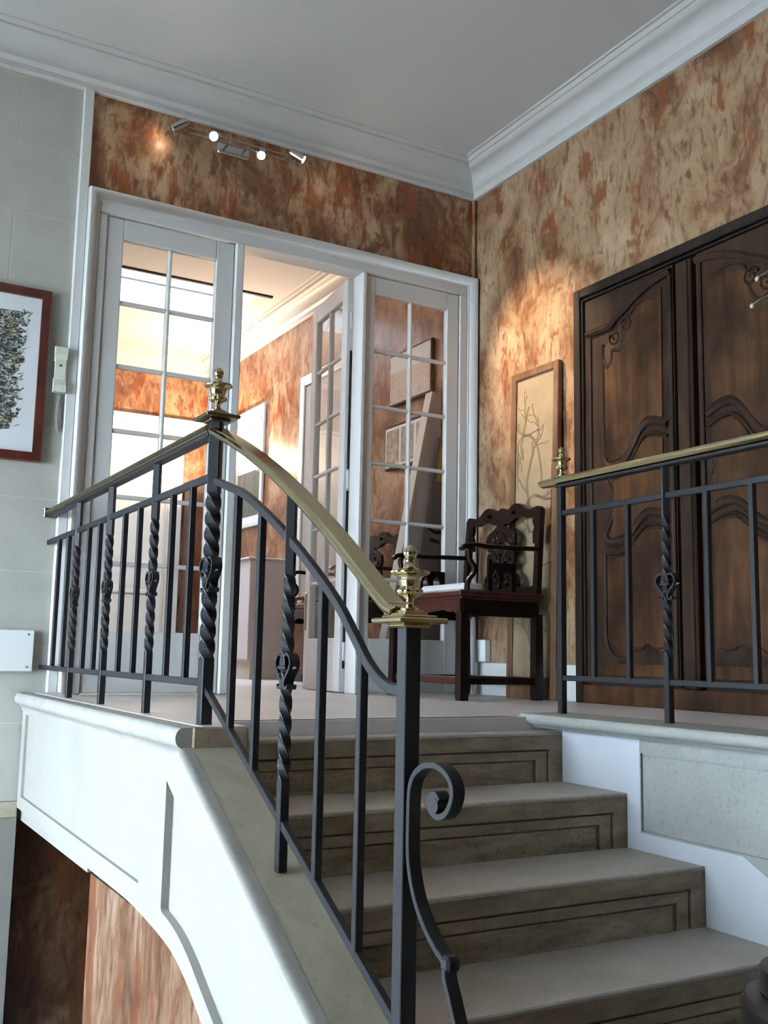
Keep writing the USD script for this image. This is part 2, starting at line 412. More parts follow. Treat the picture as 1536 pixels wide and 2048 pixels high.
M['art_beach'] = artprint('sand_print', [(.3, (.28, .20, .16)), (.45, (.50, .38, .31)), (.7, (.60, .50, .42))], 22, (1, 1, 2.2))
M['art_sky'] = plain('pale_sky_print', (.62, .62, .63), .5)
M['art_brown'] = artprint('brown_print', [(.38, (.16, .10, .07)), (.5, (.34, .24, .18)), (.65, (.5, .4, .32))], 20)

# ================================================================== STRUCTURE
SX = 3.40                                        # right wall of the room behind the doors
CT0 = 2.414
X_STRIP = 0.993                                  # left edge of the white door surround
# right wall of the hall (front room): landing part and everything down to the lower floor
struct('wall_right', bx(XR, XR + .2, -3.2, YB + .12, ZL, ZC), M['paper'])

# back wall: wallpapered header over the doors, stone blocks to the left, the pier below, the alcove under the landing
wb = thing('wall_back', (0.9, YB, 0), kind='structure')
part(wb, 'wallpaper_header', bx(X_STRIP, XR, YB, YB + .12, 2.35, ZC), M['paper_dense'])
part(wb, 'corner_bead', bx(XR - .026, XR - .001, YB - .026, YB, CT0, HEAD_Z, .008), M['paper'])
part(wb, 'masonry_core', bx(-3.2, X_STRIP + .01, YB + .0015, YB + .12, -.46, ZC), M['joint'])
course = 0.3365
z = -.46; row = 0
while z < ZC - .01:
    z1 = min(z + course, ZC)
    x = X_STRIP + .005 - (0.29 if row % 2 else 0.62)
    edges = [X_STRIP + .005, x]
    while edges[-1] > -3.2: edges.append(edges[-1] - .82)
    for a, b in zip(edges[:-1], edges[1:]):
        part(wb, 'stone_block', bx(max(b, -3.2) + .002, a - .002, YB, YB + .05, z + .002, z1 - .002, .0006), M['blocks'])
    z, row = z1, row + 1
part(wb, 'pier', bx(-3.2, .905, YB - .005, YB + .12, ZL, -.53), M['pier'])
part(wb, 'pier_band', bx(-3.2, .905, YB - .012, YB + .12, -.53, -.462, .004), M['curb'])
struct('wall_back_lower', bx(.90, XR, YB + .10, YB + .22, ZL, -.2), M['paper_darkened'])

# room behind the doors
Y2 = 9.6
struct('wall_right_far', bx(SX, SX + .2, YB + .12, Y2 + .2, -.2, ZC), M['paper_far'])
struct('wall_back_far', bx(-.2, SX, Y2, Y2 + .2, -.2, ZC), M['paper_far'])
struct('wall_left_far', bx(-.4, -.2, YB + .12, Y2 + .2, -.2, ZC), M['paper_far'])
struct('floor_far', bx(-.2, SX, YB + .05, Y2, -.2, 0.0), M['floor'])
# ceiling of both rooms, with the skylight opening in the far one
struct('ceiling', bx(-3.4, XR, -3.2, YB + .12, ZC, ZC + .2), M['ceiling'])
SKX0, SKX1, SKY0, SKY1 = 0.4, 3.02, 7.45, 8.25
far_c = diff(bx(-.4, SX + .2, YB + .12, Y2 + .2, ZC, ZC + .22), bx(SKX0, SKX1, SKY0, SKY1, ZC - .1, ZC + .5))
struct('ceiling_far', far_c, M['ceiling'])
w2 = thing('window_2', ((SKX0 + SKX1) / 2, (SKY0 + SKY1) / 2, ZC + .22), kind='structure')
part(w2, 'window_frame', diff(bx(SKX0 - .06, SKX1 + .06, SKY0 - .06, SKY1 + .06, ZC + .22, ZC + .28), bx(SKX0 + .03, SKX1 - .03, SKY0 + .03, SKY1 - .03, ZC, ZC + .5)), M['white'])
part(w2, 'pane', bx(SKX0 + .03, SKX1 - .03, SKY0 + .03, SKY1 - .03, ZC + .245, ZC + .251), M['pane'])
part(w2, 'edge_strip', bx(SKX0, SKX1 + .12, SKY0 - .03, SKY0, ZC - .012, ZC), M['case_wood'])

# hall: window wall on the left, the wall behind the camera, lower floor, terrace outside
WX = -3.1
WIN = (1.35, 4.60, -1.15, 1.80)                  # y0, y1, z0, z1
struct('wall_left', diff(bx(WX - .25, WX, -3.2, YB + .12, ZL, ZC), bx(WX - .5, WX + .2, WIN[0], WIN[1], WIN[2], WIN[3])), M['blocks'])
struct('wall_front', bx(WX - .25, XR + .2, -3.4, -3.2, ZL, ZC), M['paper_darkened'])  # paper darkened to cut bounced light from behind the camera
struct('floor', bx(WX - .25, XR + .2, -3.4, YB + .2, ZL - .15, ZL), M['lower'])
struct('terrace', bx(-14, WX - .25, -10, 14, ZL - .30, ZL - .12), M['lower'])
w1 = thing('window_1', (WX - .1, (WIN[0] + WIN[1]) / 2, WIN[2]), kind='structure')
fr = [bx(WX - .14, WX - .08, WIN[0], WIN[1], WIN[2], WIN[2] + .06), bx(WX - .14, WX - .08, WIN[0], WIN[1], WIN[3] - .06, WIN[3])]
for i in range(4):
    y = WIN[0] + .03 + (WIN[1] - WIN[0] - .06) * i / 3
    fr.append(bx(WX - .14, WX - .08, y - .03, y + .03, WIN[2] + .06, WIN[3] - .06))
part(w1, 'window_frame', cat(*fr), M['white'])
for i in range(3):
    y = WIN[0] + .03 + (WIN[1] - WIN[0] - .06) * i / 3
    part(w1, 'pane', bx(WX - .115, WX - .109, y + .03, y + (WIN[1] - WIN[0] - .06) / 3 - .03, WIN[2] + .06, WIN[3] - .06), M['pane'])

# landing floor slab
L_ED = 0.90                                      # left edge of the nosing / stringer face
lf = unary_union([sbox(1.06, 2.90, XR, YB + .05), sbox(.93, 2.60, 1.06, YB + .05), sbox(2.34, -3.2, XR, 2.90)])
struct('floor_landing', plate(lf, 'z', -.16, 0.0), M['floor'])

# cornices: profile points (out from wall, z)
CP = [(0, HEAD_Z), (.020, HEAD_Z), (.026, HEAD_Z + .008), (.026, HEAD_Z + .034), (.034, HEAD_Z + .040), (.040, HEAD_Z + .044)]
for a in np.linspace(0, math.pi / 2, 9):
    CP.append((.048 + .072 * (1 - math.cos(a)), HEAD_Z + .050 + .075 * math.sin(a)))
CP += [(.132, HEAD_Z + .130), (.142, HEAD_Z + .140), (.142, HEAD_Z + .150), (.150, HEAD_Z + .150), (.158, HEAD_Z + .156), (.166, HEAD_Z + .164), (.166, HEAD_Z + .168), (.178, HEAD_Z + .168), (.186, HEAD_Z + .174), (0, HEAD_Z + .174)]
def cornice(a_fn, b_fn):
    V = np.array([a_fn(p, z) for p, z in CP] + [b_fn(p, z) for p, z in CP]); k = len(CP); F = []
    for j in range(k):
        q = (j + 1) % k
        F += [(j, q, q + k), (j, q + k, j + k)]
    vv, ff = trimesh.creation.triangulate_polygon(Polygon(CP), engine='earcut')
    pr = np.array(CP)
    idx = [int(np.argmin(((pr - q) ** 2).sum(1))) for q in vv]
    for t in ff:
        F.append(tuple(idx[i] for i in t)); F.append(tuple(idx[i] + k for i in t[::-1]))
    m = trimesh.Trimesh(V, np.array(F), process=False)
    if m.volume < 0: m.invert()
    return m
struct('trim_1', cornice(lambda p, z: (-3.1, YB - p, z), lambda p, z: (XR - p, YB - p, z)), M['cornice'], 25)
struct('trim_2', cornice(lambda p, z: (XR - p, YB - p, z), lambda p, z: (XR - p, -3.2, z)), M['cornice'], 25)
struct('trim_3', cornice(lambda p, z: (SX - p, YB + .12, z), lambda p, z: (SX - p, Y2 - p, z)), M['cornice'], 25)
struct('trim_4', cornice(lambda p, z: (-.2, Y2 - p, z), lambda p, z: (SX - p, Y2 - p, z)), M['cornice'], 25)

# ------------------------------------------------------------------ white door surround
YF = YB - .065                                   # front of the casing
CT = 2.413
cas = thing('trim_5', (2.1, YB, 0), kind='structure')
part(cas, 'jamb_strip', bx(X_STRIP, 1.040, YB - .030, YB + .1, 0, HEAD_Z + .01, .004), M['white'])
CPRO = [(0, 0), (.062, 0), (.062, .016), (.054, .028), (.046, .030), (.040, .040), (.028, .052), (.014, .058), (.006, .058), (0, .050)]
# moulded casing: three sides, profile n outward (towards -y)
def casing_path(x0, x1, zt):
    pa = [(x0, 0), (x0, zt), (x1, zt), (x1, 0)]
    V, k = [], len(CPRO)
    for i, (x, z) in enumerate(pa):
        for s, n in CPRO:
            dx = s if x == x0 else -s
            dz = -s if i in (1, 2) else 0
            V.append((x + dx, YB - .01 - n, z + dz))
    F = []
    for i in range(3):
        for j in range(k):
            a, b = i * k + j, i * k + (j + 1) % k
            F += [(a, b, b + k), (a, b + k, a + k)]
    m = trimesh.Trimesh(np.array(V), np.array(F), process=False)
    if m.volume < 0: m.invert()
    return m
part(cas, 'casing', casing_path(1.040, XR - .012, CT), M['white'], smooth=25)
part(cas, 'right_edge_bead', bx(XR - .014, XR, YB - .05, YB, 0, CT - .01, .004), M['white'])
HT = 2.30                                        # top of the leaves
part(cas, 'head', bx(1.100, XR - .07, YB - .035, YB + .09, HT + .004, CT - .055, .004), M['white'])
part(cas, 'jamb', bx(1.100, 1.138, YB - .035, YB + .09, 0, HT, .004), M['white'])
part(cas, 'jamb', bx(3.196, XR - .07, YB - .035, YB + .09, 0, HT, .004), M['white'])
part(cas, 'mullion', bx(1.800, 1.846, YB - .045, YB + .07, 0, HT + .004, .006), M['white'])
part(cas, 'mullion', bx(2.545, 2.572, YB - .045, YB + .07, 0, HT + .004, .006), M['white'])
part(cas, 'gap_shade_strip', cat(bx(2.5335, 2.548, YB + .071, YB + .074, .13, 1.09), bx(2.5335, 2.548, YB + .071, YB + .074, 1.21, 1.88)), M['black'], label='black strip standing in for the dark gap beside the open leaf')  # black strip painted in for the shade of the open gap
part(cas, 'door_stop', bx(1.846, 1.860, YB + .01, YB + .05, 0, HT, .003), M['white'])

GZ0, GZ1 = .292, 2.195
def leaf(parent, x0, x1, gx0, gx1, y0, y1, bw=.020):
    """A glazed leaf in a plane y = const: stiles, rails, glazing bars and twelve panes."""
    ps = []
    def add(name, m, mt, **k): ps.append((name, m, mt, k))
    c = .004
    add('stile', bx(x0, gx0, y0, y1, .006, HT - .002, c), M['white'])
    add('stile', bx(gx1, x1, y0, y1, .006, HT - .002, c), M['white'])
    add('bottom_rail', bx(gx0, gx1, y0, y1, .006, GZ0, c), M['white'])
    add('top_rail', bx(gx0, gx1, y0, y1, GZ1, HT - .002, c), M['white'])
    xm = (gx0 + gx1) / 2
    add('glazing_bar', bx(xm - bw / 2, xm + bw / 2, y0 + .004, y1 - .004, GZ0, GZ1, .006), M['white'])
    h = (GZ1 - GZ0) / 6
    for i in range(1, 6):
        z = GZ0 + h * i
        add('glazing_bar', bx(gx0, gx1, y0 + .006, y1 - .006, z - bw / 2, z + bw / 2, .006), M['white'])
    ym = (y0 + y1) / 2
    for i in range(6):
        for a, b in ((gx0, xm - bw / 2), (xm + bw / 2, gx1)):
            add('pane', bx(a, b, ym - .002, ym + .002, GZ0 + h * i + (bw / 2 if i else 0), GZ0 + h * (i + 1) - (bw / 2 if i < 5 else 0)), M['pane'])
    return ps
d1 = thing('door_1', (1.47, YB, 0), kind='structure')
for n, m, mt, k in leaf(d1, 1.141, 1.797, 1.222, 1.702, YB - .025, YB + .015): part(d1, n, m, mt, **k)
d2 = thing('door_2', (2.88, YB, 0), kind='structure')
for n, m, mt, k in leaf(d2, 2.574, 3.193, 2.634, 3.112, YB - .025, YB + .015): part(d2, n, m, mt, **k)
# the open leaf: built flat at the hinge, then turned into the far room
d3 = thing('door_3', (2.548, YB, 0), kind='structure')
ang = math.radians(-97.2)
T = trimesh.transformations.rotation_matrix(ang, [0, 0, 1], [0, 0, 0])
for n, m, mt, k in leaf(d3, -.610, -.004, -.530, -.084, -.02, .02):
    m = m.copy(); m.apply_transform(T); m.apply_translation([2.534, YB + .075, 0]); part(d3, n, m, mt, **k)
hd = cat(bx(-.592, -.572, -.028, -.02, .34, .56, .004), bx(-.586, -.578, -.065, -.026, .50, .512, .002), bx(-.605, -.535, -.070, -.058, .498, .514, .004))
hd.apply_transform(T); hd.apply_translation([2.534, YB + .075, 0]); part(d3, 'handle', hd, M['brass'], label='brass door handle and plate')
for z in (.22, 1.15, 2.05):
    part(d3, 'hinge', cat(bx(2.530, 2.546, YB + .060, YB + .0735, z - .05, z + .05, .003)), M['white'])

# baseboards on the landing's right wall
struct('baseboard_right', bx(XR - .022, XR, 3.87, YB - .05, 0, .175, .004), M['white'])
struct('baseboard_right_far', bx(SX - .022, SX, 5.3, Y2, 0, .17, .004), M['white'])
solo('outlet_box', bx(XR - .045, XR, 4.61, 4.70, .178, .30, .006), M['plate'], 'small white outlet box on the wall above the white baseboard beside the doors', 'outlet box')

# ================================================================== STAIRCASE
st = thing('staircase', (1.65, 2.2, ZL), 'pale stone staircase with curved white side rising to the landing', 'staircase', )
RISE, GO = .166, .3145
CXI, CXR = 1.02, 2.32                            # inner side of the left curb, right stringer
fy, fz = 2.798, -.045                            # front edge and top of the uppermost tread
for k in range(9):
    y0, zt = fy - GO * k, fz - RISE * k
    zb = max(zt - RISE, ZL)
    if zt <= ZL + .02: break
    yb = y0 + GO + .02 if k else 2.94
    TT = .014
    part(st, 'tread', bx(CXI, CXR, y0, yb, zt - TT, zt, .004), M['tread'])
    # riser: three plates (border, band, panel) in front of a stained backing, so that the joints are real grooves
    q0, q1 = zb, zt - TT + .001
    def plate_xz(x0, x1, z0, z1): return sbox(x0, z0, x1, z1)
    outer = plate_xz(CXI, CXR, q0, q1)
    o1, i1 = plate_xz(CXI + .09, CXR - .060, q0 - .01, q1 - .044), plate_xz(CXI + .10, CXR - .071, q0 - .01, q1 - .051)
    o2, i2 = plate_xz(CXI + .15, CXR - .116, q0 - .01, q1 - .078), plate_xz(CXI + .16, CXR - .134, q0 - .01, q1 - .083)
    rp = part(st, 'riser', plate(outer.difference(o1), 'y', y0 + .003, y0 + .05), M['riser_frame'])
    part(rp, 'riser_band', plate(i1.intersection(outer).difference(o2), 'y', y0 + .006, y0 + .05), M['riser_frame'])
    part(rp, 'riser_panel', plate(i2.intersection(outer), 'y', y0 + .004, y0 + .05), M['riser'])
    part(rp, 'stain_shade_joint', plate(o1.intersection(outer), 'y', y0 + .0105, y0 + .045), M['stain_shade'])
    part(st, 'step_core', bx(CXI, CXR, y0 + .05, yb, ZL, zt - TT), M['riser_frame'])
# rounded grey nosing at the edge of the landing
nz = [(2.96, -.036)] + [(2.925 - .020 * math.sin(a), -.018 - .018 * math.cos(a)) for a in np.linspace(0, math.pi, 9)] + [(2.96, 0.0)]
part(st, 'landing_nosing', plate(Polygon(nz), 'x', 1.06, 2.215), M['nosing'], smooth=40)

# left side: landing face, stringer and curb
SL = RISE / GO
curb = lambda y: -.273 + SL * (y - 2.12)
sc = .968
soff = [(5.1, -.498), (4.236, -.519), (3.63, -.534), (3.17, -.539), (2.92, -.556), (2.736, -.58), (2.609, -.621), (2.49, -.681), (2.2, -.83), (1.6, -1.147), (1.25, -1.332)]
soff = [(y * sc, CAM_Z - (CAM_Z - z) * sc) for y, z in soff]
soff_in = [q for q in soff if q[0] < YB]
soff_s = [tuple(q) for q in spline(soff_in, 6)]
ytip = 1.0
body = [(YB - .014, -.485)] + [q for q in soff_s if q[0] < YB - .02] + [(1.0, -1.47), (.78, ZL), (.40, ZL), (.40, curb(.40) - .045), (2.565, curb(2.565) - .045), (2.565, -.045), (YB - .014, -.045)]
bodyP = Polygon(body)
side = plate(bodyP, 'x', L_ED, CXI)
rec1 = Polygon([(YB - .085, -.083), (2.95, -.083), (2.95, -.450), (YB - .085, -.432)])
so2 = [(y, z + .062) for y, z in soff_s if y < 2.74]
rec2 = Polygon([(2.74, -.142), (2.74, -.472)] + so2 + [(1.05, ZL + .12), (1.05, -.142 - SL * (2.74 - 1.05))])
if not rec2.is_valid: rec2 = rec2.buffer(0)
side = diff(side, plate(rec1, 'x', L_ED - .05, L_ED + .012), plate(rec2, 'x', L_ED - .05, L_ED + .022))
part(st, 'stringer_left', side, M['side'])
# moulded nosing along the landing edge (square end towards the camera) and down the stringer
NP = [(0, -.062)] + [(-.012, -.060), (-.014, -.050), (-.020, -.040)] + [(-.026 - .016 * math.sin(a), -.018 - .016 * math.cos(a)) for a in np.linspace(0, math.pi, 8)] + [(-.010, .016 - .018 + .018)]
NPl = [(L_ED + .03, -.066), (L_ED - .006, -.066), (L_ED - .008, -.056), (L_ED - .016, -.048)] + [(L_ED - .020 - .020 * math.sin(a), -.016 - .026 * math.cos(a)) for a in np.linspace(.25, math.pi, 9)] + [(L_ED + .03, .010)]
part(st, 'landing_edge_moulding', plate(Polygon(NPl), 'y', 2.565, YB - .014), M['nose'], smooth=35)
part(st, 'landing_border', cat(bx(L_ED + .03, 1.058, 2.565, YB - .06, -.045, .012, .003)), M['floor'])
part(st, 'landing_border_end', bx(L_ED + .005, 1.058, 2.558, 2.600, -.060, .011, .004), M['riser_frame'])
c0y, c1y = 2.560, 0.40
cp_prof = [(0.03 - .015, -.052), (-.004 - .015, -.052)]
prof = [(-.055 + 0, -.048), (-.058, -.040), (-.066, -.032)] + [(-.070 - .018 * math.sin(a), -.014 - .014 * math.cos(a)) for a in np.linspace(.3, math.pi, 8)] + [(.065, 0.0), (.065, -.048)]
pth = [(CXI - .065, c0y, curb(c0y)), (CXI - .065, c1y, curb(c1y))]
# two pieces: moulding (white, lit side) and flat curb top (tan)
def slope_prism(x0, x1, dz0, dz1, y0=c0y, y1=c1y):
    pts = []
    for y in (y0, y1):
        for x in (x0, x1):
            for dz in (dz0, dz1): pts.append((x, y, curb(y) + dz))
    return hull(pts)
part(st, 'curb', slope_prism(L_ED - .014, CXI, -.05, 0.0), M['curb'])
mo = [(L_ED + .004, -.052)] + [(L_ED - .004, -.052), (L_ED - .006, -.042), (L_ED - .014, -.034)] + [(L_ED - .018 - .018 * math.sin(a), -.014 - .0145 * math.cos(a)) for a in np.linspace(.3, math.pi, 8)] + [(L_ED - .012, .0006), (L_ED + .004, .0006)]
V = [(x, y, curb(y) + dz) for y in (c0y, c1y) for x, dz in mo]; k = len(mo); F = []
for j in range(k):
    q = (j + 1) % k; F += [(j, q, q + k), (j, q + k, j + k)]
vv, ff = trimesh.creation.triangulate_polygon(Polygon(mo), engine='earcut'); pr = np.array(mo)
idx = [int(np.argmin(((pr - q) ** 2).sum(1))) for q in vv]
for t in ff: F.append(tuple(idx[i] for i in t)); F.append(tuple(idx[i] + k for i in t[::-1]))
mm = trimesh.Trimesh(np.array(V), np.array(F), process=False)
if mm.volume < 0: mm.invert()
part(st, 'stringer_moulding', mm, M['nose'], smooth=35)
# right stringer with its stone panel, white painted field and moulded coping
rs = sbox(-.2, ZL, 2.90, -.030)
part(st, 'stringer_right', plate(rs, 'x', CXR, CXR + .06), M['curb_r'])
yP = 2.425
pts = [(2.795, -.021), (yP, -.023), (yP, -.322), (2.030, -.324), (1.955, -.362), (1.5, -.61), (.9, -.93), (.9, -1.06)]
k = 5
low = []
for k in range(6):
    y0, zt = fy - GO * k, fz - RISE * k
    low += [(y0, zt), (y0, zt - RISE)]
low = [q for q in low if q[0] > .9] 
low.append((.9, low[-1][1]))
patch = Polygon([(2.795, -.021), (yP, -.023), (yP, -.322), (2.030, -.324), (1.955, -.362), (.9, -.362 - SL * (1.955 - .9))] + low[::-1])
if not patch.is_valid: patch = patch.buffer(0)
part(st, 'white_painted_field', plate(patch, 'x', CXR - .006, CXR + .002), M['patch'], label='fresh white painted field on the stair side')
fld = Polygon([(yP - .001, -.036), (yP - .001, -.323), (2.030, -.325), (1.955, -.363), (-.1, -.363 - SL * 2.055), (-.1, -.036)])
pan = Polygon([(yP - .006, -.082), (yP - .006, -.317), (2.035, -.319), (1.2, -.319), (1.2, -.082)])
part(st, 'stone_facing', diff(plate(fld, 'x', CXR - .008, CXR + .004), plate(pan, 'x', CXR - .02, CXR + .001)), M['curb_r'])
part(st, 'panel_shadow_joint', plate(pan, 'x', CXR + .0005, CXR + .002), M['stain_shade'])  # dark backing paints the shadow line around the stone panel
part(st, 'stone_panel', plate(pan.buffer(-.006, join_style=2), 'x', CXR - .004, CXR + .003), M['curb_r'])
cop = [(2.34, -.034), (2.262, -.034), (2.254, -.026)] + [(2.250 - .014 * math.sin(a), -.006 - .018 * math.cos(a)) for a in np.linspace(.2, math.pi, 8)] + [(2.44, .014), (2.44, -.02)]
part(st, 'coping_right', plate(Polygon(cop), 'y', -.2, 2.94), M['curb_r'], smooth=35)
# under the landing: inner lintel and wallpapered wall below the stair
struct('trim_6', bx(L_ED + .025, 1.30, 3.615, YB + .095, -.545, -.20), M['side'])
part(st, 'landing_slab', bx(1.02, 2.32, 2.95, YB - .014, -.40, -.17), M['side'])
uw = Polygon([(3.61, ZL), (3.61, -.548)] + [(y, min(z - .003, -.548)) for y, z in soff_s if y < 3.55] + [(1.0, -1.475), (.80, ZL)])
if not uw.is_valid: uw = uw.buffer(0)
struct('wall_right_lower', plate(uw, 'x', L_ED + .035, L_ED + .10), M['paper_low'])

# ================================================================== RAILINGS
def twisted(x, y, z0, z1, t0, t1, w, turns):
    """Square bar, plain at both ends, twisted between t0 and t1."""
    zs = [z0, t0] + list(np.linspace(t0, t1, int((t1 - t0) / .0035))[1:-1]) + [t1, z1]
    V = []
    for zz in zs:
        f = min(max((zz - t0) / (t1 - t0), 0), 1)
        a = -f * turns * 2 * math.pi
        for q in range(8):
            th = a + math.pi / 4 + (q // 2) * math.pi / 2 + (-.10 if q % 2 == 0 else .10)
            V.append((x + w * .70 * math.cos(th), y + w * .70 * math.sin(th), zz))
    n = len(zs); F = []
    for i in range(n - 1):
        for j in range(8):
            p, q = i * 8 + j, i * 8 + (j + 1) % 8
            F += [(p, q, p + 8), (q, q + 8, p + 8)]
    for j in range(1, 7):
        F += [(0, j + 1, j), ((n - 1) * 8, (n - 1) * 8 + j, (n - 1) * 8 + j + 1)]
    return trimesh.Trimesh(np.array(V), np.array(F), process=False)

def bar(x, y, z0, z1, w): return bx(x - w / 2, x + w / 2, y - w / 2, y + w / 2, z0, z1, .0015)

def scroll_bracket(x, y, z, h, w):
    """Heart of two flat scrolled straps around the bar, with a spiked collar."""
    out = []
    for s in (1, -1):
        p = [(.10, .02), (.26, .10), (.22, .26), (.12, .34), (.30, .46), (.62, .42), (.82, .16), (.70, -.10), (.34, -.40), (.20, -.62), (.26, -.78), (.48, -.80), (.56, -.68)]
        P = np.array([(x, y + s * a * h * .50, z + b * h * .62) for a, b in p])
        out.append(sweep(rect(w, .006), spline(P, 5), (1, 0, 0)))
    out.append(bx(x - w * .62, x + w * .62, y - h * .22, y + h * .22, z - h * .07, z + h * .02, .002))
    out.append(bx(x - w * .58, x + w * .58, y - h * .18, y + h * .18, z - h * .20, z - h * .15, .002))
    for s in (1, -1):
        out.append(hull([(x, y + s * h * .55, z - .02 * h)] + [(x + a, y + s * h * .34, z - .02 * h + b) for a in (-.006, .006) for b in (-.006, .006)]))
    return cat(*out)

fin_prof = [(.0185, .0100), (.0190, .0125), (.0150, .0155), (.0095, .0190), (.0075, .0260), (.0078, .0300), (.0135, .0340), (.0205, .0390), (.0232, .0440), (.0215, .0485), (.0185, .0520), (.0190, .0560), (.0205, .0640), (.0222, .0700),
            (.0265, .0735), (.0345, .0760), (.0360, .0790), (.0350, .0820), (.0250, .0835), (.0150, .0860), (.0110, .0920), (.0090, .0985), (.0095, .1020), (.0118, .1040), (.0095, .1065), (.0120, .1110), (.0125, .1155), (.0108, .1210), (.0070, .1275), (.0015, .1300)]
fin_amp = [0] * 6 + [.10, .16, .18, .16, .05, .04, .05, .06, .08, .10, .12, .10, .05] + [0, 0, 0, 0, 0, 0] + [.12, .14, .12, .08, 0]
def finial(x, y, z, s=1.0):
    u = lathe(fin_prof, 48, 12, fin_amp)
    b = cat(bx(-.0190, .0190, -.0190, .0190, .005, .0102, .001), bx(-.0250, .0250, -.0250, .0250, 0, .0052, .001))
    m = cat(u, b); m.apply_scale(s); m.apply_translation([x, y, z]); return m
def cap(x, y, z):
    return cat(bx(x - .030, x + .030, y - .030, y + .030, z - .016, z - .008, .003), bx(x - .050, x + .050, y - .055, y + .055, z - .008, z + .002, .0025), bx(x - .036, x + .036, y - .040, y + .040, z + .002, z + .007, .002))

HR = [(-.020, -.014), (.020, -.014), (.022, -.010), (.0285, -.007)] + [(.0285 * math.cos(a), .0195 * math.sin(a) - .006) for a in np.linspace(.0, math.pi, 13)] + [(-.0285, -.007), (-.022, -.010)]

RX = .965
N1Y, N2Y = 2.648, 1.595
rl = thing('stair_railing', (RX, N1Y, .012), 'wrought iron railing with brass handrail running down beside the stairs from the stone wall', 'railing')
ZB = .012
TOP1 = .852
# landing run
yend = YB - .002
hp = part(rl, 'handrail', sweep(HR, [(RX, N1Y + .02, .826), (RX, yend, .826)], (1, 0, 0)), M['brass_dull'], label='dull brass handrail of the landing run', smooth=30)
part(rl, 'handrail_flange', bx(RX - .019, RX + .019, N1Y + .02, yend, .800, .812, .002), M['iron'])
part(rl, 'upper_rail', bx(RX - .008, RX + .008, N1Y, yend, .676, .697, .002), M['iron'])
part(rl, 'lower_rail', bx(RX - .008, RX + .008, N1Y, yend, .112, .132, .002), M['iron'])
part(rl, 'wall_bracket', cat(bx(RX - .03, RX + .03, YB - .012, YB, .80, .845, .003)), M['brass_dull'])
for i, y in enumerate((4.557, 4.377, 4.225, 4.030, 3.865, 3.722, 3.525, 3.345, 3.178, 2.998, 2.820)):
    if i in (2, 5, 8):
        p = part(rl, 'twisted_baluster', twisted(RX, y, ZB, .802, .20, .625, .021, 2.6), M['iron'], smooth=38)
        part(p, 'scroll_bracket', scroll_bracket(RX, y, .425, .092, .022), M['iron'], smooth=38)
    else:
        part(rl, 'baluster', bar(RX, y, .125, .685, .0175), M['iron'])
n1 = part(rl, 'newel_post', twisted(RX, N1Y, ZB, TOP1 - .014, .185, .640, .031, 2.6), M['iron'], label='thick twisted newel post at the landing corner', smooth=38)
part(n1, 'scroll_bracket', scroll_bracket(RX, N1Y, .425, .115, .030), M['iron'], smooth=38)
part(n1, 'newel_cap', cap(RX, N1Y, TOP1), M['brass_dull'])
part(n1, 'finial', finial(RX, N1Y, TOP1 + .006, 1.06), M['brass'], smooth=50)
# sloping run
hand = [(2.636, .806), (2.50, .754), (2.35, .690), (2.20, .618), (2.05, .538), (1.90, .450), (1.78, .372), (1.70, .319), (1.655, .292), (1.622, .280)]
hpth = spline([(RX, y, z) for y, z in hand], 5)
part(rl, 'sloping_handrail', sweep(HR, hpth, (1, 0, 0)), M['brass'], label='polished brass handrail curving down to the lower newel', smooth=30)
ubp = [(2.640, .672), (2.53, .640), (2.42, .606), (2.285, .545), (2.13, .465), (2.00, .388), (1.88, .308), (1.80, .238), (1.75, .192), (1.70, .160), (1.655, .144), (N2Y, .140)]
ub = spline([(RX, y, z) for y, z in ubp], 5)
part(rl, 'sloping_upper_rail', sweep(rect(.016, .020, .0015), ub, (1, 0, 0)), M['iron'])
lb0, lb1 = (2.640, .105), (N2Y, -.442)
lbz = lambda y: lb0[1] + (lb1[1] - lb0[1]) * (y - lb0[0]) / (lb1[0] - lb0[0])
lbw = lambda y: lbz(y)
part(rl, 'sloping_lower_rail', sweep(rect(.016, .018, .0015), [(RX, lb0[0], lb0[1]), (RX, lb1[0], lb1[1])], (1, 0, 0)), M['iron'])
uz = lambda y: float(np.interp(y, [q[0] for q in ubp[::-1]], [q[1] for q in ubp[::-1]]))
hz = lambda y: float(np.interp(y, [q[0] for q in hand[::-1]], [q[1] for q in hand[::-1]]))
for i, y in enumerate((2.460, 2.297, 2.125, 1.948, 1.768)):
    if i == 2:
        c0 = curb(y)
        p = part(rl, 'twisted_baluster', twisted(RX, y, c0, hz(y) - .01, -.075, .385, .021, 2.6), M['iron'], smooth=38)
        part(p, 'scroll_bracket', scroll_bracket(RX, y, .175, .095, .024), M['iron'], smooth=38)
    else:
        part(rl, 'baluster', bar(RX, y, lbw(y), uz(y), .0175), M['iron'])
TOP2 = .270
n2 = part(rl, 'newel_post', bar(RX, N2Y, curb(N2Y), TOP2 - .014, .032), M['iron'], label='square lower newel post with a scroll at its foot')
part(n2, 'newel_cap', cap(RX, N2Y, TOP2), M['brass'])
part(n2, 'finial', finial(RX, N2Y, TOP2 + .006), M['brass'], smooth=50)
sc_pts = [(1.474, -.036), (1.487, -.026), (1.505, -.034), (1.503, -.052), (1.478, -.062), (1.450, -.050), (1.434, -.018), (1.450, .008), (1.490, .021), (1.535, .012), (1.566, -.018), (1.572, -.085), (1.569, -.150), (1.548, -.206), (1.515, -.246), (1.482, -.272), (1.455, -.288), (1.452, -.312), (1.437, -.340), (1.415, -.385), (1.385, -.450), (1.370, -.54), (1.372, -.64)]
sp = spline([(RX, y, z) for y, z in sc_pts], 6)
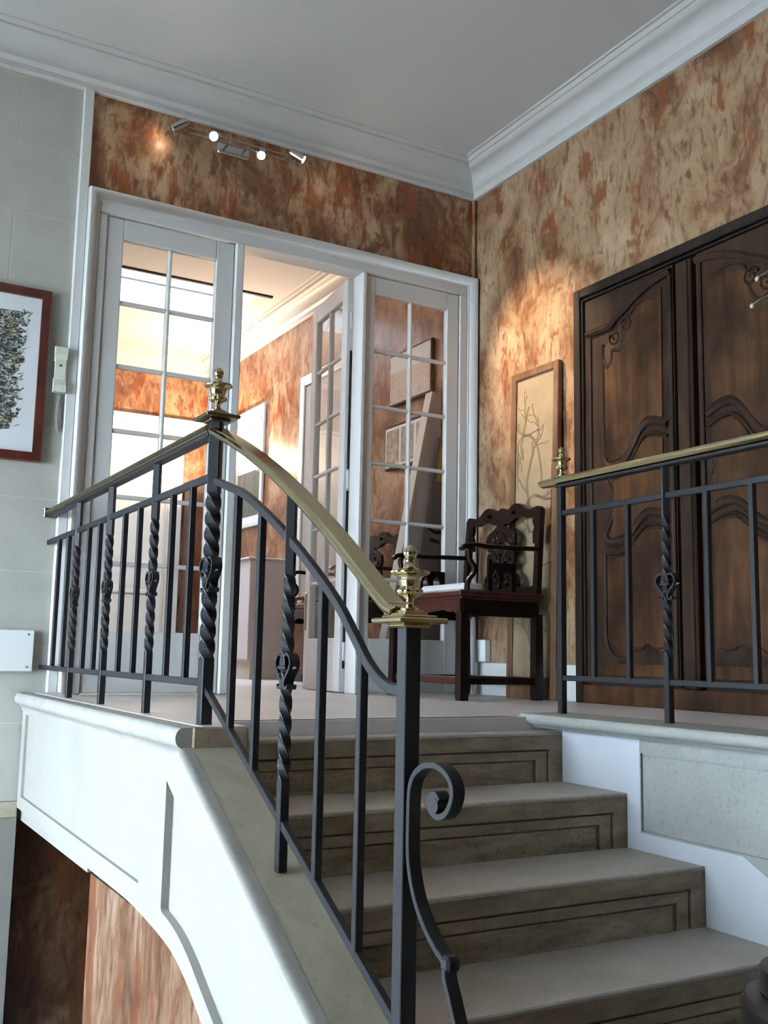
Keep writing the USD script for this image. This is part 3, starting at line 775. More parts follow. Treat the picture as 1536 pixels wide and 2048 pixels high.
part(rl, 'foot_scroll', sweep(rect(.024, .011, .001), sp, (1, 0, 0)), M['iron'], label='curled iron scroll strap at the foot of the stairs', smooth=38)
part(rl, 'scroll_eye', (lambda m: (m.apply_transform(trimesh.transformations.rotation_matrix(math.pi / 2, [0, 1, 0])), m.apply_translation([RX, 1.487, -.044]), m)[2])(trimesh.creation.cylinder(.014, .026, sections=20)), M['iron'], smooth=38)
part(rl, 'strap_knuckle', bx(RX - .014, RX + .014, 1.437, 1.462, -.300, -.276, .005), M['iron'])
part(rl, 'strap_foot', bx(RX - .013, RX + .013, 1.355, 1.388, curb(1.37) - .002, -.62, .003), M['iron'])

# right hand railing along the open side of the landing
QX = 2.36; QB = .014
rr = thing('stair_railing', (QX, 2.85, QB), 'wrought iron railing with thin brass handrail in front of the dark armoire doors', 'railing')
part(rr, 'handrail', sweep([(a * .92, b) for a, b in HR], [(QX, 2.955, .842), (QX, .40, .842)], (1, 0, 0)), M['brass'], smooth=30)
part(rr, 'handrail_flange', bx(QX - .018, QX + .018, .40, 2.87, .818, .829, .002), M['iron'])
part(rr, 'upper_rail', bx(QX - .008, QX + .008, .40, 2.86, .714, .734, .002), M['iron'])
part(rr, 'lower_rail', bx(QX - .008, QX + .008, .40, 2.86, .128, .147, .002), M['iron'])
q1 = part(rr, 'newel_post', bar(QX, 2.852, QB, .830, .024), M['iron'])
part(q1, 'finial', finial(QX, 2.850, .852, .90), M['brass'], label='small brass urn finial on the right railing', smooth=50)
for i in range(13):
    y = 2.682 - .1705 * i
    if i % 3 == 2:
        p = part(rr, 'twisted_baluster', twisted(QX, y, QB, .820, .21, .66, .021, 2.6), M['iron'], smooth=38)
        part(p, 'scroll_bracket', scroll_bracket(QX, y, .445, .100, .022), M['iron'], smooth=38)
    else:
        part(rr, 'baluster', bar(QX, y, .140, .722, .0175), M['iron'])

# ================================================================== ARMOIRE
ar = thing('armoire', (3.28, 3.12, 0), 'old carved walnut double-door armoire set in the right wall', 'armoire')
AX = 3.285
yc, ya = 3.118, 3.845
yb2 = 2 * yc - ya
part(ar, 'casing', cat(bx(3.262, XR, ya - .048, ya, 0, 2.043, .004), bx(3.262, XR, yb2, yb2 + .048, 0, 2.043, .004), bx(3.262, XR, yb2 + .048, ya - .048, 1.996, 2.043, .004)), M['case_wood'])
part(ar, 'casing_bead', cat(bx(3.272, XR, ya - .062, ya - .048, .05, 1.990, .004), bx(3.272, XR, yb2 + .048, yb2 + .062, .05, 1.990, .004), bx(3.272, XR, yb2 + .062, ya - .062, 1.978, 1.990, .004)), M['case_wood'])
part(ar, 'plinth', bx(3.266, XR, yb2 + .048, ya - .048, 0, .085, .004), M['panel_wood'])
part(ar, 'back_board', bx(3.305, XR - .001, yb2 + .05, ya - .05, .085, 1.978), M['black'])
part(ar, 'centre_post', cat(bx(3.266, XR - .005, 3.066, 3.158, .085, 1.965, .006), bx(3.258, 3.268, 3.080, 3.096, .085, 1.960, .004)), M['old_wood'])
def mirror(pts): return [(2 * yc - y, z) for y, z in pts]
def relief(pts, w, h, x=AX):
    P = spline([(x, y, z) for y, z in pts], 9)
    pf = [(-h * 0 - .0, -w / 2)]
    prof = [(0.004, -w / 2), (-h * .55, -w / 2), (-h * .8, -w * .30), (-h, -w * .12), (-h, w * .12), (-h * .8, w * .30), (-h * .55, w / 2), (0.004, w / 2)]
    return sweep(prof, P, (1, 0, 0))
def spiral(cy, cz, r, turns, start, sgn, n=26):
    return [(cy + sgn * r * (1 - .82 * t) * math.cos(start + turns * 2 * math.pi * t), cz + r * (1 - .82 * t) * math.sin(start + turns * 2 * math.pi * t)) for t in np.linspace(0, 1, n)]
y0, y1 = 3.188, 3.786
top_curve = [(3.757, 1.798), (3.68, 1.797), (3.60, 1.799), (3.578, 1.806), (3.555, 1.826), (3.50, 1.850), (3.42, 1.892), (3.33, 1.925), (3.25, 1.941), (3.192, 1.944)]
def wave(zl, zh):
    p = [(3.648, zl + .055), (3.636, zl + .020), (3.612, zl + .003), (3.578, zl), (3.545, zl + .004)]
    p += [(3.545 - .19 * t, zl + .004 + (zh - zl - .004) * (1 - math.cos(math.pi * t)) / 2) for t in (.15, .3, .45, .6, .75, .9, 1.0)]
    return p + [(3.325, zh - .001), (3.295, zh - .007), (3.262, zh - .018), (3.232, zh - .030)]
wave_up, wave_lo = wave(1.110, 1.278), wave(.742, .860)
for sgn in (0, 1):
    mr = (lambda p: p) if sgn == 0 else mirror
    d = part(ar, 'door', plate(Polygon(mr([(y0, .092), (y1, .092), (y1, 1.975), (y0, 1.975)])), 'x', AX, 3.306), M['old_wood'])
    part(d, 'upper_panel', plate(Polygon(mr([(y, z + .026) for y, z in wave_up[::-1] if 3.24 < y < 3.63] + [(3.635, 1.17), (3.635, 1.70), (3.58, 1.74), (3.47, 1.80), (3.33, 1.87), (3.255, 1.89)])), 'x', AX - .007, AX + .002), M['panel_wood'])
    part(d, 'middle_panel', plate(Polygon(mr([(y, z - .072) for y, z in wave_up[::-1] if 3.24 < y < 3.60] + [(3.585, .98), (3.575, .92), (3.59, .84)] + [(y, z + .026) for y, z in wave_lo if 3.24 < y < 3.62])), 'x', AX - .007, AX + .002), M['panel_wood'])
    part(d, 'lower_panel', plate(Polygon(mr([(y, z - .072) for y, z in wave_lo[::-1] if 3.24 < y < 3.62] + [(3.632, .66), (3.632, .30), (3.59, .235), (3.50, .22), (3.44, .26), (3.36, .27), (3.30, .245), (3.255, .25)])), 'x', AX - .007, AX + .002), M['panel_wood'])
    part(d, 'bottom_rail', plate(Polygon(mr([(3.20, .105), (3.775, .105), (3.775, .185), (3.20, .185)])), 'x', AX - .004, AX + .002), M['panel_wood'])
    part(d, 'arch_moulding', relief(mr(top_curve), .034, .024), M['old_wood'], smooth=35)
    part(d, 'side_moulding', cat(relief(mr([(3.742, 1.79), (3.742, 1.4), (3.742, .8), (3.742, .13)]), .022, .012), relief(mr([(3.650, 1.72), (3.650, 1.5), (3.650, 1.3), (3.648, 1.165)]), .020, .013), relief(mr([(3.648, .70), (3.648, .5), (3.648, .32), (3.62, .24), (3.56, .205), (3.50, .215)]), .020, .013)), M['old_wood'], smooth=35)
    part(d, 'meeting_moulding', relief(mr([(3.206, 1.925), (3.206, 1.4), (3.206, .8), (3.206, .13)]), .026, .016), M['old_wood'], smooth=35)
    part(d, 'wave_moulding', cat(relief(mr(wave_up), .032, .016), relief(mr([(y, z - .052) for y, z in wave_up[2:]]), .016, .012)), M['old_wood'], smooth=35)
    part(d, 'wave_moulding', cat(relief(mr(wave_lo), .031, .016), relief(mr([(y, z - .050) for y, z in wave_lo[2:]]), .016, .012)), M['old_wood'], smooth=35)
    part(d, 'waist_moulding', relief(mr([(3.64, 1.06), (3.60, 1.00), (3.585, .94), (3.59, .88), (3.635, .80)]), .016, .010), M['old_wood'], smooth=35)
    car = cat(relief(mr([(3.640, 1.64), (3.615, 1.60), (3.585, 1.63), (3.58, 1.675), (3.53, 1.665), (3.49, 1.70), (3.475, 1.745)]), .020, .012),
              relief(mr([(3.47, 1.80), (3.43, 1.85), (3.37, 1.868), (3.31, 1.852)]), .012, .010),
              relief(mr(spiral(3.485, 1.775, .042, 1.4, 0.4, 1)), .014, .013), relief(mr(spiral(3.560, 1.735, .040, 1.3, 2.6, -1)), .014, .012))
    part(d, 'carved_scroll', car, M['old_wood'], smooth=35)
    low_c = cat(relief(mr([(3.52, .232), (3.47, .262), (3.42, .250), (3.38, .276), (3.33, .255), (3.27, .262)]), .014, .010), relief(mr([(3.76, .128), (3.5, .128), (3.21, .128)]), .012, .010))
    part(d, 'carved_ribbon', low_c, M['old_wood'], smooth=35)
kx = part(ar, 'keyhole', plate(Polygon([(2.985 + .016 * math.cos(a), 1.02 + .03 * math.sin(a)) for a in np.linspace(0, 2 * math.pi, 16)[:-1]]), 'x', AX - .010, AX), M['black'], label='dark keyhole plate')

# ================================================================== CHAIR
def make_chair(base):
    t = thing('carved_armchair', base, 'dark carved wooden armchair with pierced back beside the tall framed panel', 'chair')
    ox, oy, oz = base
    def P(name, m, mt, **k): m.apply_translation([ox, oy, oz]); return part(t, name, m, mt, **k)
    # local frame: x from front (-.235) to back (+.235), y across +-.325 ; faces -x
    W, D = .315, .222
    for sx in (-1, 1):
        for sy in (-1, 1):
            x, y = sx * D, sy * W
            tw = .021
            m = hull([(x + a * s, y + b * s, z) for a in (-1, 1) for b in (-1, 1) for s, z in ((tw * 1.0, .0), (tw * 1.15, .035), (tw * .82, .10), (tw * 1.0, .42))])
            P('leg', m, M['chair_wood'])
    P('seat', cat(bx(-D - .035, D + .025, -W - .03, W + .03, .492, .520, .006), bx(-D - .022, D + .02, -W - .02, W + .02, .478, .492, .004)), M['chair_red'], label='reddish seat board with moulded edge')
    fr_ = Polygon([(-W, .478), (W, .478), (W, .405), (W - .03, .405), (W - .06, .425), (W - .10, .418), (W - .16, .432), (0, .418), (-W + .16, .432), (-W + .10, .418), (-W + .06, .425), (-W + .03, .405), (-W, .405)])
    P('front_apron', plate(fr_, 'x', -D - .016, -D + .006), M['chair_red'])
    P('rear_apron', plate(fr_, 'x', D - .006, D + .014), M['chair_wood'])
    sd = Polygon([(-D, .478), (D, .478), (D, .40), (-D, .40)])
    P('side_apron', plate(sd, 'y', -W - .014, -W + .006), M['chair_wood'])
    P('side_apron', plate(sd, 'y', W - .006, W + .014), M['chair_wood'])
    P('stretcher', bx(-D - .010, -D + .014, -W, W, .075, .112, .004), M['chair_red'])
    P('stretcher', bx(D - .012, D + .012, -W, W, .075, .108, .004), M['chair_wood'])
    P('stretcher', bx(-D, D, -W - .011, -W + .011, .075, .108, .004), M['chair_wood'])
    P('stretcher', bx(-D, D, W - .011, W + .011, .075, .108, .004), M['chair_wood'])
    # back: slightly raked posts, scalloped crest, pierced and carved splat
    rake = lambda z: D + .004 + (z - .52) * .06
    for sy in (-1, 1):
        m = hull([(rake(z) + a * .015, sy * (W - .004) + b * .017, z) for a in (-1, 1) for b in (-1, 1) for z in (.515, .955)])
        P('back_post', m, M['chair_wood'])
        hook = Polygon([(0, 0), (.030, 0), (.030, .055), (.018, .085), (.030, .105), (.030, .16), (0, .16)])
        P('post_bracket', plate(Polygon([(sy * (W - .02 - a), .78 + b) for a, b in hook.exterior.coords]), 'x', rake(.86) - .010, rake(.86) + .010), M['chair_wood'])
    cw = W + .014
    crest_t = [(-cw, .930), (-cw + .02, .968), (-.24, .958), (-.20, .968), (-.15, .998), (-.10, 1.000), (-.055, .978), (-.02, .984), (0, .990), (.02, .984), (.055, .978), (.10, 1.000), (.15, .998), (.20, .968), (.24, .958), (cw - .02, .968), (cw, .930)]
    tops = spline([(0, a, b) for a, b in crest_t], 4)[:, 1:]
    bots = [(cw, .915), (.22, .915), (.19, .925), (.12, .925), (.07, .905), (0, .898), (-.07, .905), (-.12, .925), (-.19, .925), (-.22, .915), (-cw, .915)]
    holes = [Polygon([(s * .105 + .022 * math.cos(a), .955 + .010 * math.sin(a)) for a in np.linspace(0, 6.283, 13)[:-1]]) for s in (-1, 1)]
    cr_ = Polygon(list(map(tuple, tops)) + bots)
    if not cr_.is_valid: cr_ = cr_.buffer(0)
    P('crest_rail', plate(cr_.difference(unary_union(holes)), 'x', rake(.95) - .014, rake(.95) + .014), M['chair_wood'])
    P('lower_back_rail', bx(rake(.56) - .012, rake(.56) + .012, -W, W, .525, .562, .003), M['chair_wood'])
    # splat outline: narrow neck, broad carved shoulders, waist, spread foot, with piercings
    half = [(.030, .905), (.034, .890), (.075, .872), (.118, .850), (.128, .818), (.120, .785), (.105, .760), (.120, .735), (.118, .700), (.100, .672), (.108, .645), (.140, .625), (.152, .590), (.145, .555)]
    pol = Polygon(half + [(-a, b) for a, b in half[::-1]])
    pr_ = random.Random(5)
    hs = []
    for a, b, r in [(.05, .83, .014), (.09, .80, .012), (.055, .775, .011), (.085, .715, .013), (.045, .70, .012), (.06, .65, .014), (.10, .60, .015), (.045, .60, .012), (.0, .74, .010), (.0, .80, .010), (.03, .86, .008)]:
        for s in ((1, -1) if a else (1,)):
            hs.append(Polygon([(s * a + r * (1 + .3 * math.sin(3 * q)) * math.cos(q), b + r * 1.2 * (1 + .3 * math.cos(2 * q)) * math.sin(q)) for q in np.linspace(0, 6.283, 12)[:-1]]))
    P('splat', plate(pol.difference(unary_union(hs)), 'x', rake(.73) - .010, rake(.73) + .008), M['chair_wood'])
    kn = []
    for q in range(70):
        b = pr_.uniform(.565, .895); lim = np.interp(b, [h[1] for h in half[::-1]], [h[0] for h in half[::-1]])
        a = pr_.uniform(-lim + .008, lim - .008)
        s = trimesh.creation.icosphere(1, pr_.uniform(.006, .013)); s.apply_scale([.9, pr_.uniform(.8, 1.6), pr_.uniform(.8, 1.6)])
        s.apply_translation([rake(b) - .010, a, b]); kn.append(s)
    for s in (-1, 1):
        kn.append(sweep([(-.006, -.005), (.004, -.005), (.004, .005), (-.006, .005)], spline([(rake(b) - .010, s * a, b) for a, b in ((.02, .60), (.06, .62), (.09, .59), (.12, .60), (.10, .64), (.05, .67), (.03, .72), (.07, .75), (.10, .79), (.08, .83), (.04, .85))], 4), (1, 0, 0)))
    P('splat_carving', cat(*kn), M['chair_wood'], smooth=40)
    for sy in (-1, 1):
        y = sy * (W + .004)
        arm = sweep(rect(.034, .022, .005), spline([(D, y, .745), (.10, y, .742), (-.06, y, .738), (-.15, y, .742), (-.215, y, .732), (-.235, y, .716)], 4), (0, 1, 0))
        ap = P('armrest', arm, M['chair_wood'], smooth=35)
        sup = sweep(rect(.026, .020, .004), spline([(-.175, y, .735), (-.195, y, .705), (-.185, y, .670), (-.160, y, .635), (-.165, y, .60), (-.195, y, .565), (-.20, y, .518)], 4), (0, 1, 0))
        P('arm_support', sup, M['chair_wood'], smooth=35)
        fret = Polygon([(-0.080, .52), (-0.080, .66), (0.085, .66), (0.085, .52), (0.060, .52), (0.060, .60), (0.035, .635), (0.010, .61), (0.010, .575), (-0.010, .565), (-0.020, .60), (-0.035, .635), (-0.055, .60), (-0.055, .52)])
        P('arm_fret', plate(fret, 'y', y - .008, y + .008), M['chair_wood'])
    return t
chair = make_chair((2.958, 4.352, 0.0))
copy_of(chair, (3.02, 5.86, 0.0), 0, 'dark carved armchair in the far room, seen through the glazed door panes')
cu = trimesh.util.concatenate([bx(2.772, 2.885, 4.075, 4.475, .522, .560, .010)] )
solo('seat_cushion', cu, M['cushion'], 'thin pale grey cushion lying on the seat of the carved armchair', 'cushion')

# ================================================================== FRAMED PANEL BEHIND THE CHAIR (leans on the wall)
def lean(m, y_pivot=None, x_bot=3.262, x_top=3.296, zt=1.735):
    """Tilts a panel built in the plane x = 0 (front at negative x) so that it leans on the right wall."""
    v = np.array(m.vertices); f = v[:, 2] / zt
    v = np.c_[v[:, 0] + x_bot + (x_top - x_bot) * f, v[:, 1], v[:, 2]]
    return trimesh.Trimesh(v, m.faces, process=False)
fp = thing('framed_scroll', (3.25, 4.2, 0), 'tall narrow framed silk scroll leaning on the wall behind the carved armchair', 'framed scroll')
fy0, fy1, fw_ = 3.985, 4.385, .042
def fz(n, m, mt, **k): return part(fp, n, lean(m), mt, **k)
fz('frame', cat(bx(-.014, .016, fy0, fy0 + fw_, .0, 1.735, .004), bx(-.014, .016, fy1 - fw_, fy1, .0, 1.735, .004), bx(-.014, .016, fy0 + fw_, fy1 - fw_, 1.735 - fw_, 1.735, .004), bx(-.014, .016, fy0 + fw_, fy1 - fw_, .0, .11, .004)), M['frame_brown'])
fz('silk', bx(-.002, .012, fy0 + fw_, fy1 - fw_, .11, 1.735 - fw_), M['silk'])
rb = random.Random(11)
br = []
def branch(y, z, ang_, ln, w, dep):
    pts = [(y, z)]
    a = ang_
    for i in range(7):
        a += rb.uniform(-.55, .55)
        y += math.cos(a) * ln / 7; z += math.sin(a) * ln / 7
        y = min(max(y, fy0 + fw_ + .015), fy1 - fw_ - .015); pts.append((y, z))
        if dep and i in (2, 4): branch(y, z, a + rb.choice((-1, 1)) * rb.uniform(.5, 1.2), ln * .5, w * .6, dep - 1)
    P_ = spline([(-.0025, q, r) for q, r in pts], 4)
    br.append(sweep([(-.0006, -w / 2), (.0008, -w / 2), (.0008, w / 2), (-.0006, w / 2)], P_, (1, 0, 0)))
for (y, z, a, l) in ((4.15, .45, 1.5, .55), (4.22, .85, 1.4, .5), (4.12, 1.1, 1.2, .5), (4.28, 1.25, 1.7, .3), (4.08, .75, 2.0, .4), (4.2, .2, 1.6, .3), (4.25, 1.0, 2.4, .25)):
    branch(y, z, a, l, .015, 2)
fz('painted_branches', cat(*br), M['silk_line'], kind='stuff')

# ================================================================== PICTURE, INTERCOM, BOX ON THE STONE WALL
pw = thing('framed_picture', (.45, YB, 1.0), 'red-brown framed print of black and ochre scribbles on the stone wall', 'picture')
px0, px1, pz0, pz1 = -.10, .903, 1.048, 1.862
pf = .042
part(pw, 'frame', diff(bx(px0, px1, YB - .035, YB - .001, pz0, pz1, .005), bx(px0 + pf, px1 - pf, YB - .1, YB + .1, pz0 + pf, pz1 - pf)), M['frame_red'])
part(pw, 'mat_board', bx(px0 + pf - .004, px1 - pf + .004, YB - .018, YB - .006, pz0 + pf - .004, pz1 - pf + .004), M['mat_white'])
pr2 = random.Random(3)
edge = []
for t in np.linspace(0, 1, 46): edge.append((.790 - .03 * t + pr2.uniform(-.022, .016), 1.745 - .555 * t))
outl = [(px0 + pf + .05, 1.72 + .0)] + [(px0 + pf + .05 + q * .075, 1.735 + pr2.uniform(-.02, .02)) for q in range(1, 10)] + edge + [(px0 + pf + .05 + q * .075, 1.185 + pr2.uniform(-.02, .02)) for q in range(9, 0, -1)]
op = Polygon(outl).buffer(0)
part(pw, 'ink_print', plate(op, 'y', YB - .0192, YB - .0175), M['ink'], label='dense black grey and ochre ink scribble')
strokes = []
for q in range(90):
    t = pr2.random(); x = .788 - .03 * t + pr2.uniform(-.03, .02); z = 1.745 - .555 * t; a = pr2.uniform(0, 3.14); l = pr2.uniform(.012, .03)
    strokes.append(Polygon([(x, z), (x + l * math.cos(a), z + l * math.sin(a)), (x + l * math.cos(a) + .005, z + l * math.sin(a) + .004), (x + .006, z + .004)]).buffer(.0012))
part(pw, 'loose_ink_strokes', plate(unary_union(strokes).buffer(0), 'y', YB - .0198, YB - .0178), M['ink'], kind='stuff')

ph = thing('intercom_phone', (.965, YB, 1.37), 'ivory intercom handset hanging on the wall left of the white doors', 'intercom')
YP = YB - .002
part(ph, 'base', bx(.938, .998, YP - .030, YP, 1.385, 1.600, .008), M['plastic'])
hs = spline([(0, -.012, 1.605), (0, -.030, 1.590), (0, -.020, 1.55), (0, -.012, 1.49), (0, -.020, 1.43), (0, -.030, 1.395), (0, -.012, 1.378)], 5)
hm = hull([(.933 + a, YP - .030 + b, z) for a in (0, .052) for b, z in ((0, 1.378), (0, 1.61), (-.018, 1.39), (-.018, 1.595))])
part(ph, 'handset', cat(hull([(x, YP - y, z) for x in (.930, .986) for y, z in ((.028, 1.600), (.058, 1.596), (.062, 1.560), (.044, 1.530), (.028, 1.530))]), hull([(x, YP - y, z) for x in (.934, .982) for y, z in ((.030, 1.545), (.050, 1.545), (.046, 1.43), (.030, 1.43))]), hull([(x, YP - y, z) for x in (.930, .986) for y, z in ((.028, 1.382), (.054, 1.384), (.060, 1.415), (.044, 1.448), (.028, 1.448))])), M['plastic'])
part(ph, 'button', bx(.952, .962, YP - .0525, YP - .047, 1.505, 1.515, .002), M['screw'])
th = np.linspace(0, 2 * math.pi * 26, 26 * 10)
zz = np.linspace(1.382, 1.20, len(th))
cx_ = .968 - .006 * np.sin((1.382 - zz) / .182 * math.pi)
part(ph, 'coiled_cord', tube(np.c_[cx_ + .007 * np.cos(th), YP - .018 + .007 * np.sin(th), zz], .0022, 5), M['cord'], label='grey coiled cord', smooth=40)
bk = cat(tube([(.974, YP - .018, 1.20), (.980, YP - .014, 1.24), (.980, YP - .012, 1.32), (.975, YP - .015, 1.386)], .004, 6))
part(ph, 'cord_return', bk, M['cord'], smooth=40)

bxp = thing('cover_box', (.75, YB, .1), 'white rectangular cover box with four screws low on the stone wall', 'cover box')
part(bxp, 'cover', bx(.55, .925, YB - .034, YB - .001, .102, .285, .004), M['plate'])
for x in (.58, .898):
    for z in (.122, .266):
        s = trimesh.creation.cylinder(.0035, .004, sections=10); s.apply_transform(trimesh.transformations.rotation_matrix(math.pi / 2, [1, 0, 0])); s.apply_translation([x, YB - .0345, z])
        part(bxp, 'screw', s, M['screw'])

# ================================================================== TRACK LIGHT OVER THE DOORS
tk = thing('spotlight_rail', (1.76, YB, 2.78), 'chrome rail with four small spotlights above the white doors', 'spotlight rail')
YT, ZT = YB - .095, 2.822
part(tk, 'wall_plate', bx(1.68, 1.86, YB - .028, YB - .001, 2.775, 2.835, .008), M['chrome'])
part(tk, 'rail', cat(tube([(1.50, YT, ZT), (2.06, YT, ZT)], .005, 8), tube([(1.50, YT, ZT - .026), (2.06, YT, ZT - .026)], .005, 8)), M['chrome'], smooth=40)
part(tk, 'stem', cat(tube([(1.72, YB - .02, ZT - .013), (1.72, YT, ZT - .013)], .006, 8), tube([(1.82, YB - .02, ZT - .013), (1.82, YT, ZT - .013)], .006, 8)), M['chrome'], smooth=40)
heads = [((1.450, YT - .02, 2.815), (-.62, .40, -.40), True), ((1.635, YT - .03, 2.800), (-.55, -.70, -.40), True), ((1.885, YT - .03, 2.780), (-.35, -.75, -.75), True), ((2.085, YT - .03, 2.820), (.80, -.40, -.50), True)]
for i, (c, d, on) in enumerate(heads):
    d = np.array(d) / np.linalg.norm(d); c = np.array(c)
    L = .085
    pr_ = [(.010, 0), (.020, .004), (.023, .02), (.023, L - .004), (.0245, L), (.021, L), (.021, L - .008), (.002, L - .008)]
    m = lathe(pr_, 20)
    R = trimesh.geometry.align_vectors([0, 0, 1], d); m.apply_transform(R); m.apply_translation(c - d * L * .5)
    h = part(tk, 'lamp_head', m, M['chrome'], smooth=40)
    arm = tube([c - d * .02, c + [0, .05, .0]], .005, 8)
    part(h, 'swivel', arm, M['chrome'], smooth=40)
    f = lathe([(.0205, 0), (.019, .004), (.010, .007), (.001, .008)], 20); f.apply_transform(R); f.apply_translation(c + d * (L * .5 - .007))
    part(h, 'bulb', f, M['bulb'] if i else M['shade'], smooth=40)
    if on:
        aim = c + d
        tgt = {0: c + d, 1: c + d, 2: c + d, 3: np.array([3.317, 4.16, 1.72])}[i]
        spot(f'spot_beam_{i}', c + d * (L * .5 + .020), tgt, {0: 220, 1: 1500, 2: 1500, 3: 90000}[i], {0: 85, 1: 60, 2: 60, 3: 21}[i], radius=.012, soft=(.95 if i in (0, 3) else .6))

# ================================================================== ROOM BEHIND THE DOORS
SXp = SX - .004
g1 = thing('framed_picture', (SX, 8.6, 1.3), 'tall white-matted frame with two prints on the far room wall, seen through the opening', 'picture')
part(g1, 'frame', diff(bx(SX - .03, SXp, 8.08, 9.10, 1.30, 2.375, .004), bx(SX - .1, SX + .1, 8.11, 9.07, 1.33, 2.345)), M['white'])
part(g1, 'mat_board', bx(SX - .016, SX - .006, 8.10, 9.08, 1.32, 2.355), M['mat_white'])
part(g1, 'print', bx(SX - .019, SX - .0155, 8.14, 8.95, 2.13, 2.275), M['art_bw'], label='dark grey tree photograph')
part(g1, 'print', bx(SX - .019, SX - .0155, 8.16, 8.66, 1.40, 1.80), M['art_forest'], label='green and violet forest photograph')
g2 = thing('framed_picture', (SX, 5.6, 1.87), 'pale beach photograph in a thin dark frame, upper picture behind the right glazed door', 'picture')
part(g2, 'frame', bx(SX - .03, SXp, 5.345, 5.88, 1.872, 2.23, .003), M['case_wood'])
part(g2, 'print', bx(SX - .033, SX - .029, 5.358, 5.868, 1.885, 2.10), M['art_beach'], label='sandy beach with tiny figures')
part(g2, 'sky_print', bx(SX - .033, SX - .029, 5.358, 5.868, 2.10, 2.218), M['art_sky'])
g3 = thing('framed_picture', (SX, 5.6, 1.44), 'three brown prints in one white mat, lower picture behind the right glazed door', 'picture')
part(g3, 'frame', bx(SX - .03, SXp, 5.33, 5.93, 1.44, 1.745, .003), M['case_wood'])
part(g3, 'mat_board', bx(SX - .033, SX - .029, 5.345, 5.915, 1.455, 1.725), M['mat_white'])
for a in (5.745, 5.555, 5.365):
    part(g3, 'print', bx(SX - .036, SX - .032, a, a + .150, 1.475, 1.705), M['art_brown'])

# leaning boards behind the right glazed door
lb_ = thing('leaning_panel', (3.2, 5.3, 0), 'tall pale board leaning sideways against the far wall behind the right glazed door', 'board')
part(lb_, 'board', plate(Polygon([(2.97, 0.0), (3.33, 1.83), (3.392, 1.86), (3.392, 0.0)]), 'y', 5.26, 5.32), M['linen'])
part(lb_, 'edge_strip', plate(Polygon([(2.955, 0.0), (2.98, 0.0), (3.339, 1.84), (3.318, 1.845)]), 'y', 5.252, 5.33), M['beige_door'])
gs = thing('leaning_panel', (3.3, 5.22, 0), 'dark grey poster sheet with a yellow patch leaning in front of the pale board', 'board')
part(gs, 'sheet', plate(Polygon([(3.10, 0.0), (3.345, 1.55), (3.396, 1.56), (3.396, 0)]), 'y', 5.215, 5.225), M['grey_sheet'])
part(gs, 'yellow_patch', plate(Polygon([(3.335, 1.27), (3.358, 1.48), (3.394, 1.52), (3.394, 1.27)]), 'y', 5.213, 5.216), M['yellow'])
part(gs, 'black_mark', plate(unary_union([Polygon([(3.25, .985), (3.33, .945), (3.39, .95), (3.39, .965), (3.33, .96)]), Polygon([(3.29, .90), (3.36, .885), (3.36, .90), (3.30, .915)])]).buffer(.002), 'y', 5.213, 5.216), M['black'])

# doorway in the far right wall
d4 = thing('door_4', (SX, 7.0, 0), kind='structure')
part(d4, 'casing', cat(bx(SX - .03, SX, 7.26, 7.34, 0, 2.42, .006), bx(SX - .03, SX, 6.32, 6.40, 0, 2.42, .006), bx(SX - .03, SX, 6.40, 7.26, 2.34, 2.42, .006)), M['white'])
part(d4, 'door_leaf', bx(SX - .012, SX, 6.40, 7.26, 0.005, 2.34), M['door_grey'])
# white low cabinet along the wall, dark little table by the doorway
lc = thing('low_cabinet', (3.2, 8.2, 0), 'long low white cabinet against the right wall of the far room', 'cabinet')
part(lc, 'body', bx(3.02, SX - .03, 7.40, 8.42, .15, .93, .004), M['linen'])
part(lc, 'plinth', bx(3.06, SX - .03, 7.43, 8.42, 0.0, .15), M['beige_door'])
part(lc, 'top', bx(3.0, SX - .03, 7.385, 8.43, .93, .945, .003), M['white'])
dt = thing('side_table', (3.33, 6.95, 0), 'small dark wooden stand on the floor beside the far doorway', 'table')
part(dt, 'top', bx(3.24, 3.37, 6.86, 7.12, .60, .625, .004), M['chair_wood'])
part(dt, 'body', bx(3.25, 3.365, 6.88, 7.10, .05, .60), M['dark_cabinet'])
part(dt, 'foot', bx(3.235, 3.37, 6.86, 7.12, 0, .055, .004), M['chair_wood'])

# panelled white doorway on the far wall, wooden cabinet beside it
fd = thing('door_5', (2.3, Y2, 0), kind='structure')
part(fd, 'casing', cat(bx(2.92, 3.16, Y2 - .05, Y2, 0, 2.30, .006), bx(.9, 1.1, Y2 - .05, Y2, 0, 2.30, .006)), M['white'])
part(fd, 'casing_bead', cat(bx(2.99, 3.01, Y2 - .065, Y2 - .05, 0, 2.3, .004), bx(3.08, 3.10, Y2 - .065, Y2 - .05, 0, 2.3, .004)), M['beige_door'])
part(fd, 'header', cat(bx(.85, 3.30, Y2 - .07, Y2, 2.30, 2.42, .006), bx(.80, 3.34, Y2 - .11, Y2, 2.42, 2.46, .008)), M['white'])
part(fd, 'door_leaf', bx(1.1, 2.92, Y2 - .03, Y2, 0, 2.30), M['white'])
part(fd, 'door_rail', cat(bx(1.1, 2.92, Y2 - .042, Y2 - .03, 1.00, 1.04, .004), bx(1.1, 2.92, Y2 - .042, Y2 - .03, .74, .78, .004)), M['white'])
dc = thing('tall_cabinet', (3.27, Y2 - .12, 0), 'narrow dark wooden cabinet in the corner of the far room', 'cabinet')
part(dc, 'body', bx(3.17, 3.37, Y2 - .30, Y2 - .08, 0.04, 1.80, .006), M['dark_cabinet'])
part(dc, 'cornice', bx(3.155, 3.375, Y2 - .32, Y2 - .07, 1.80, 1.84, .006), M['dark_cabinet'])
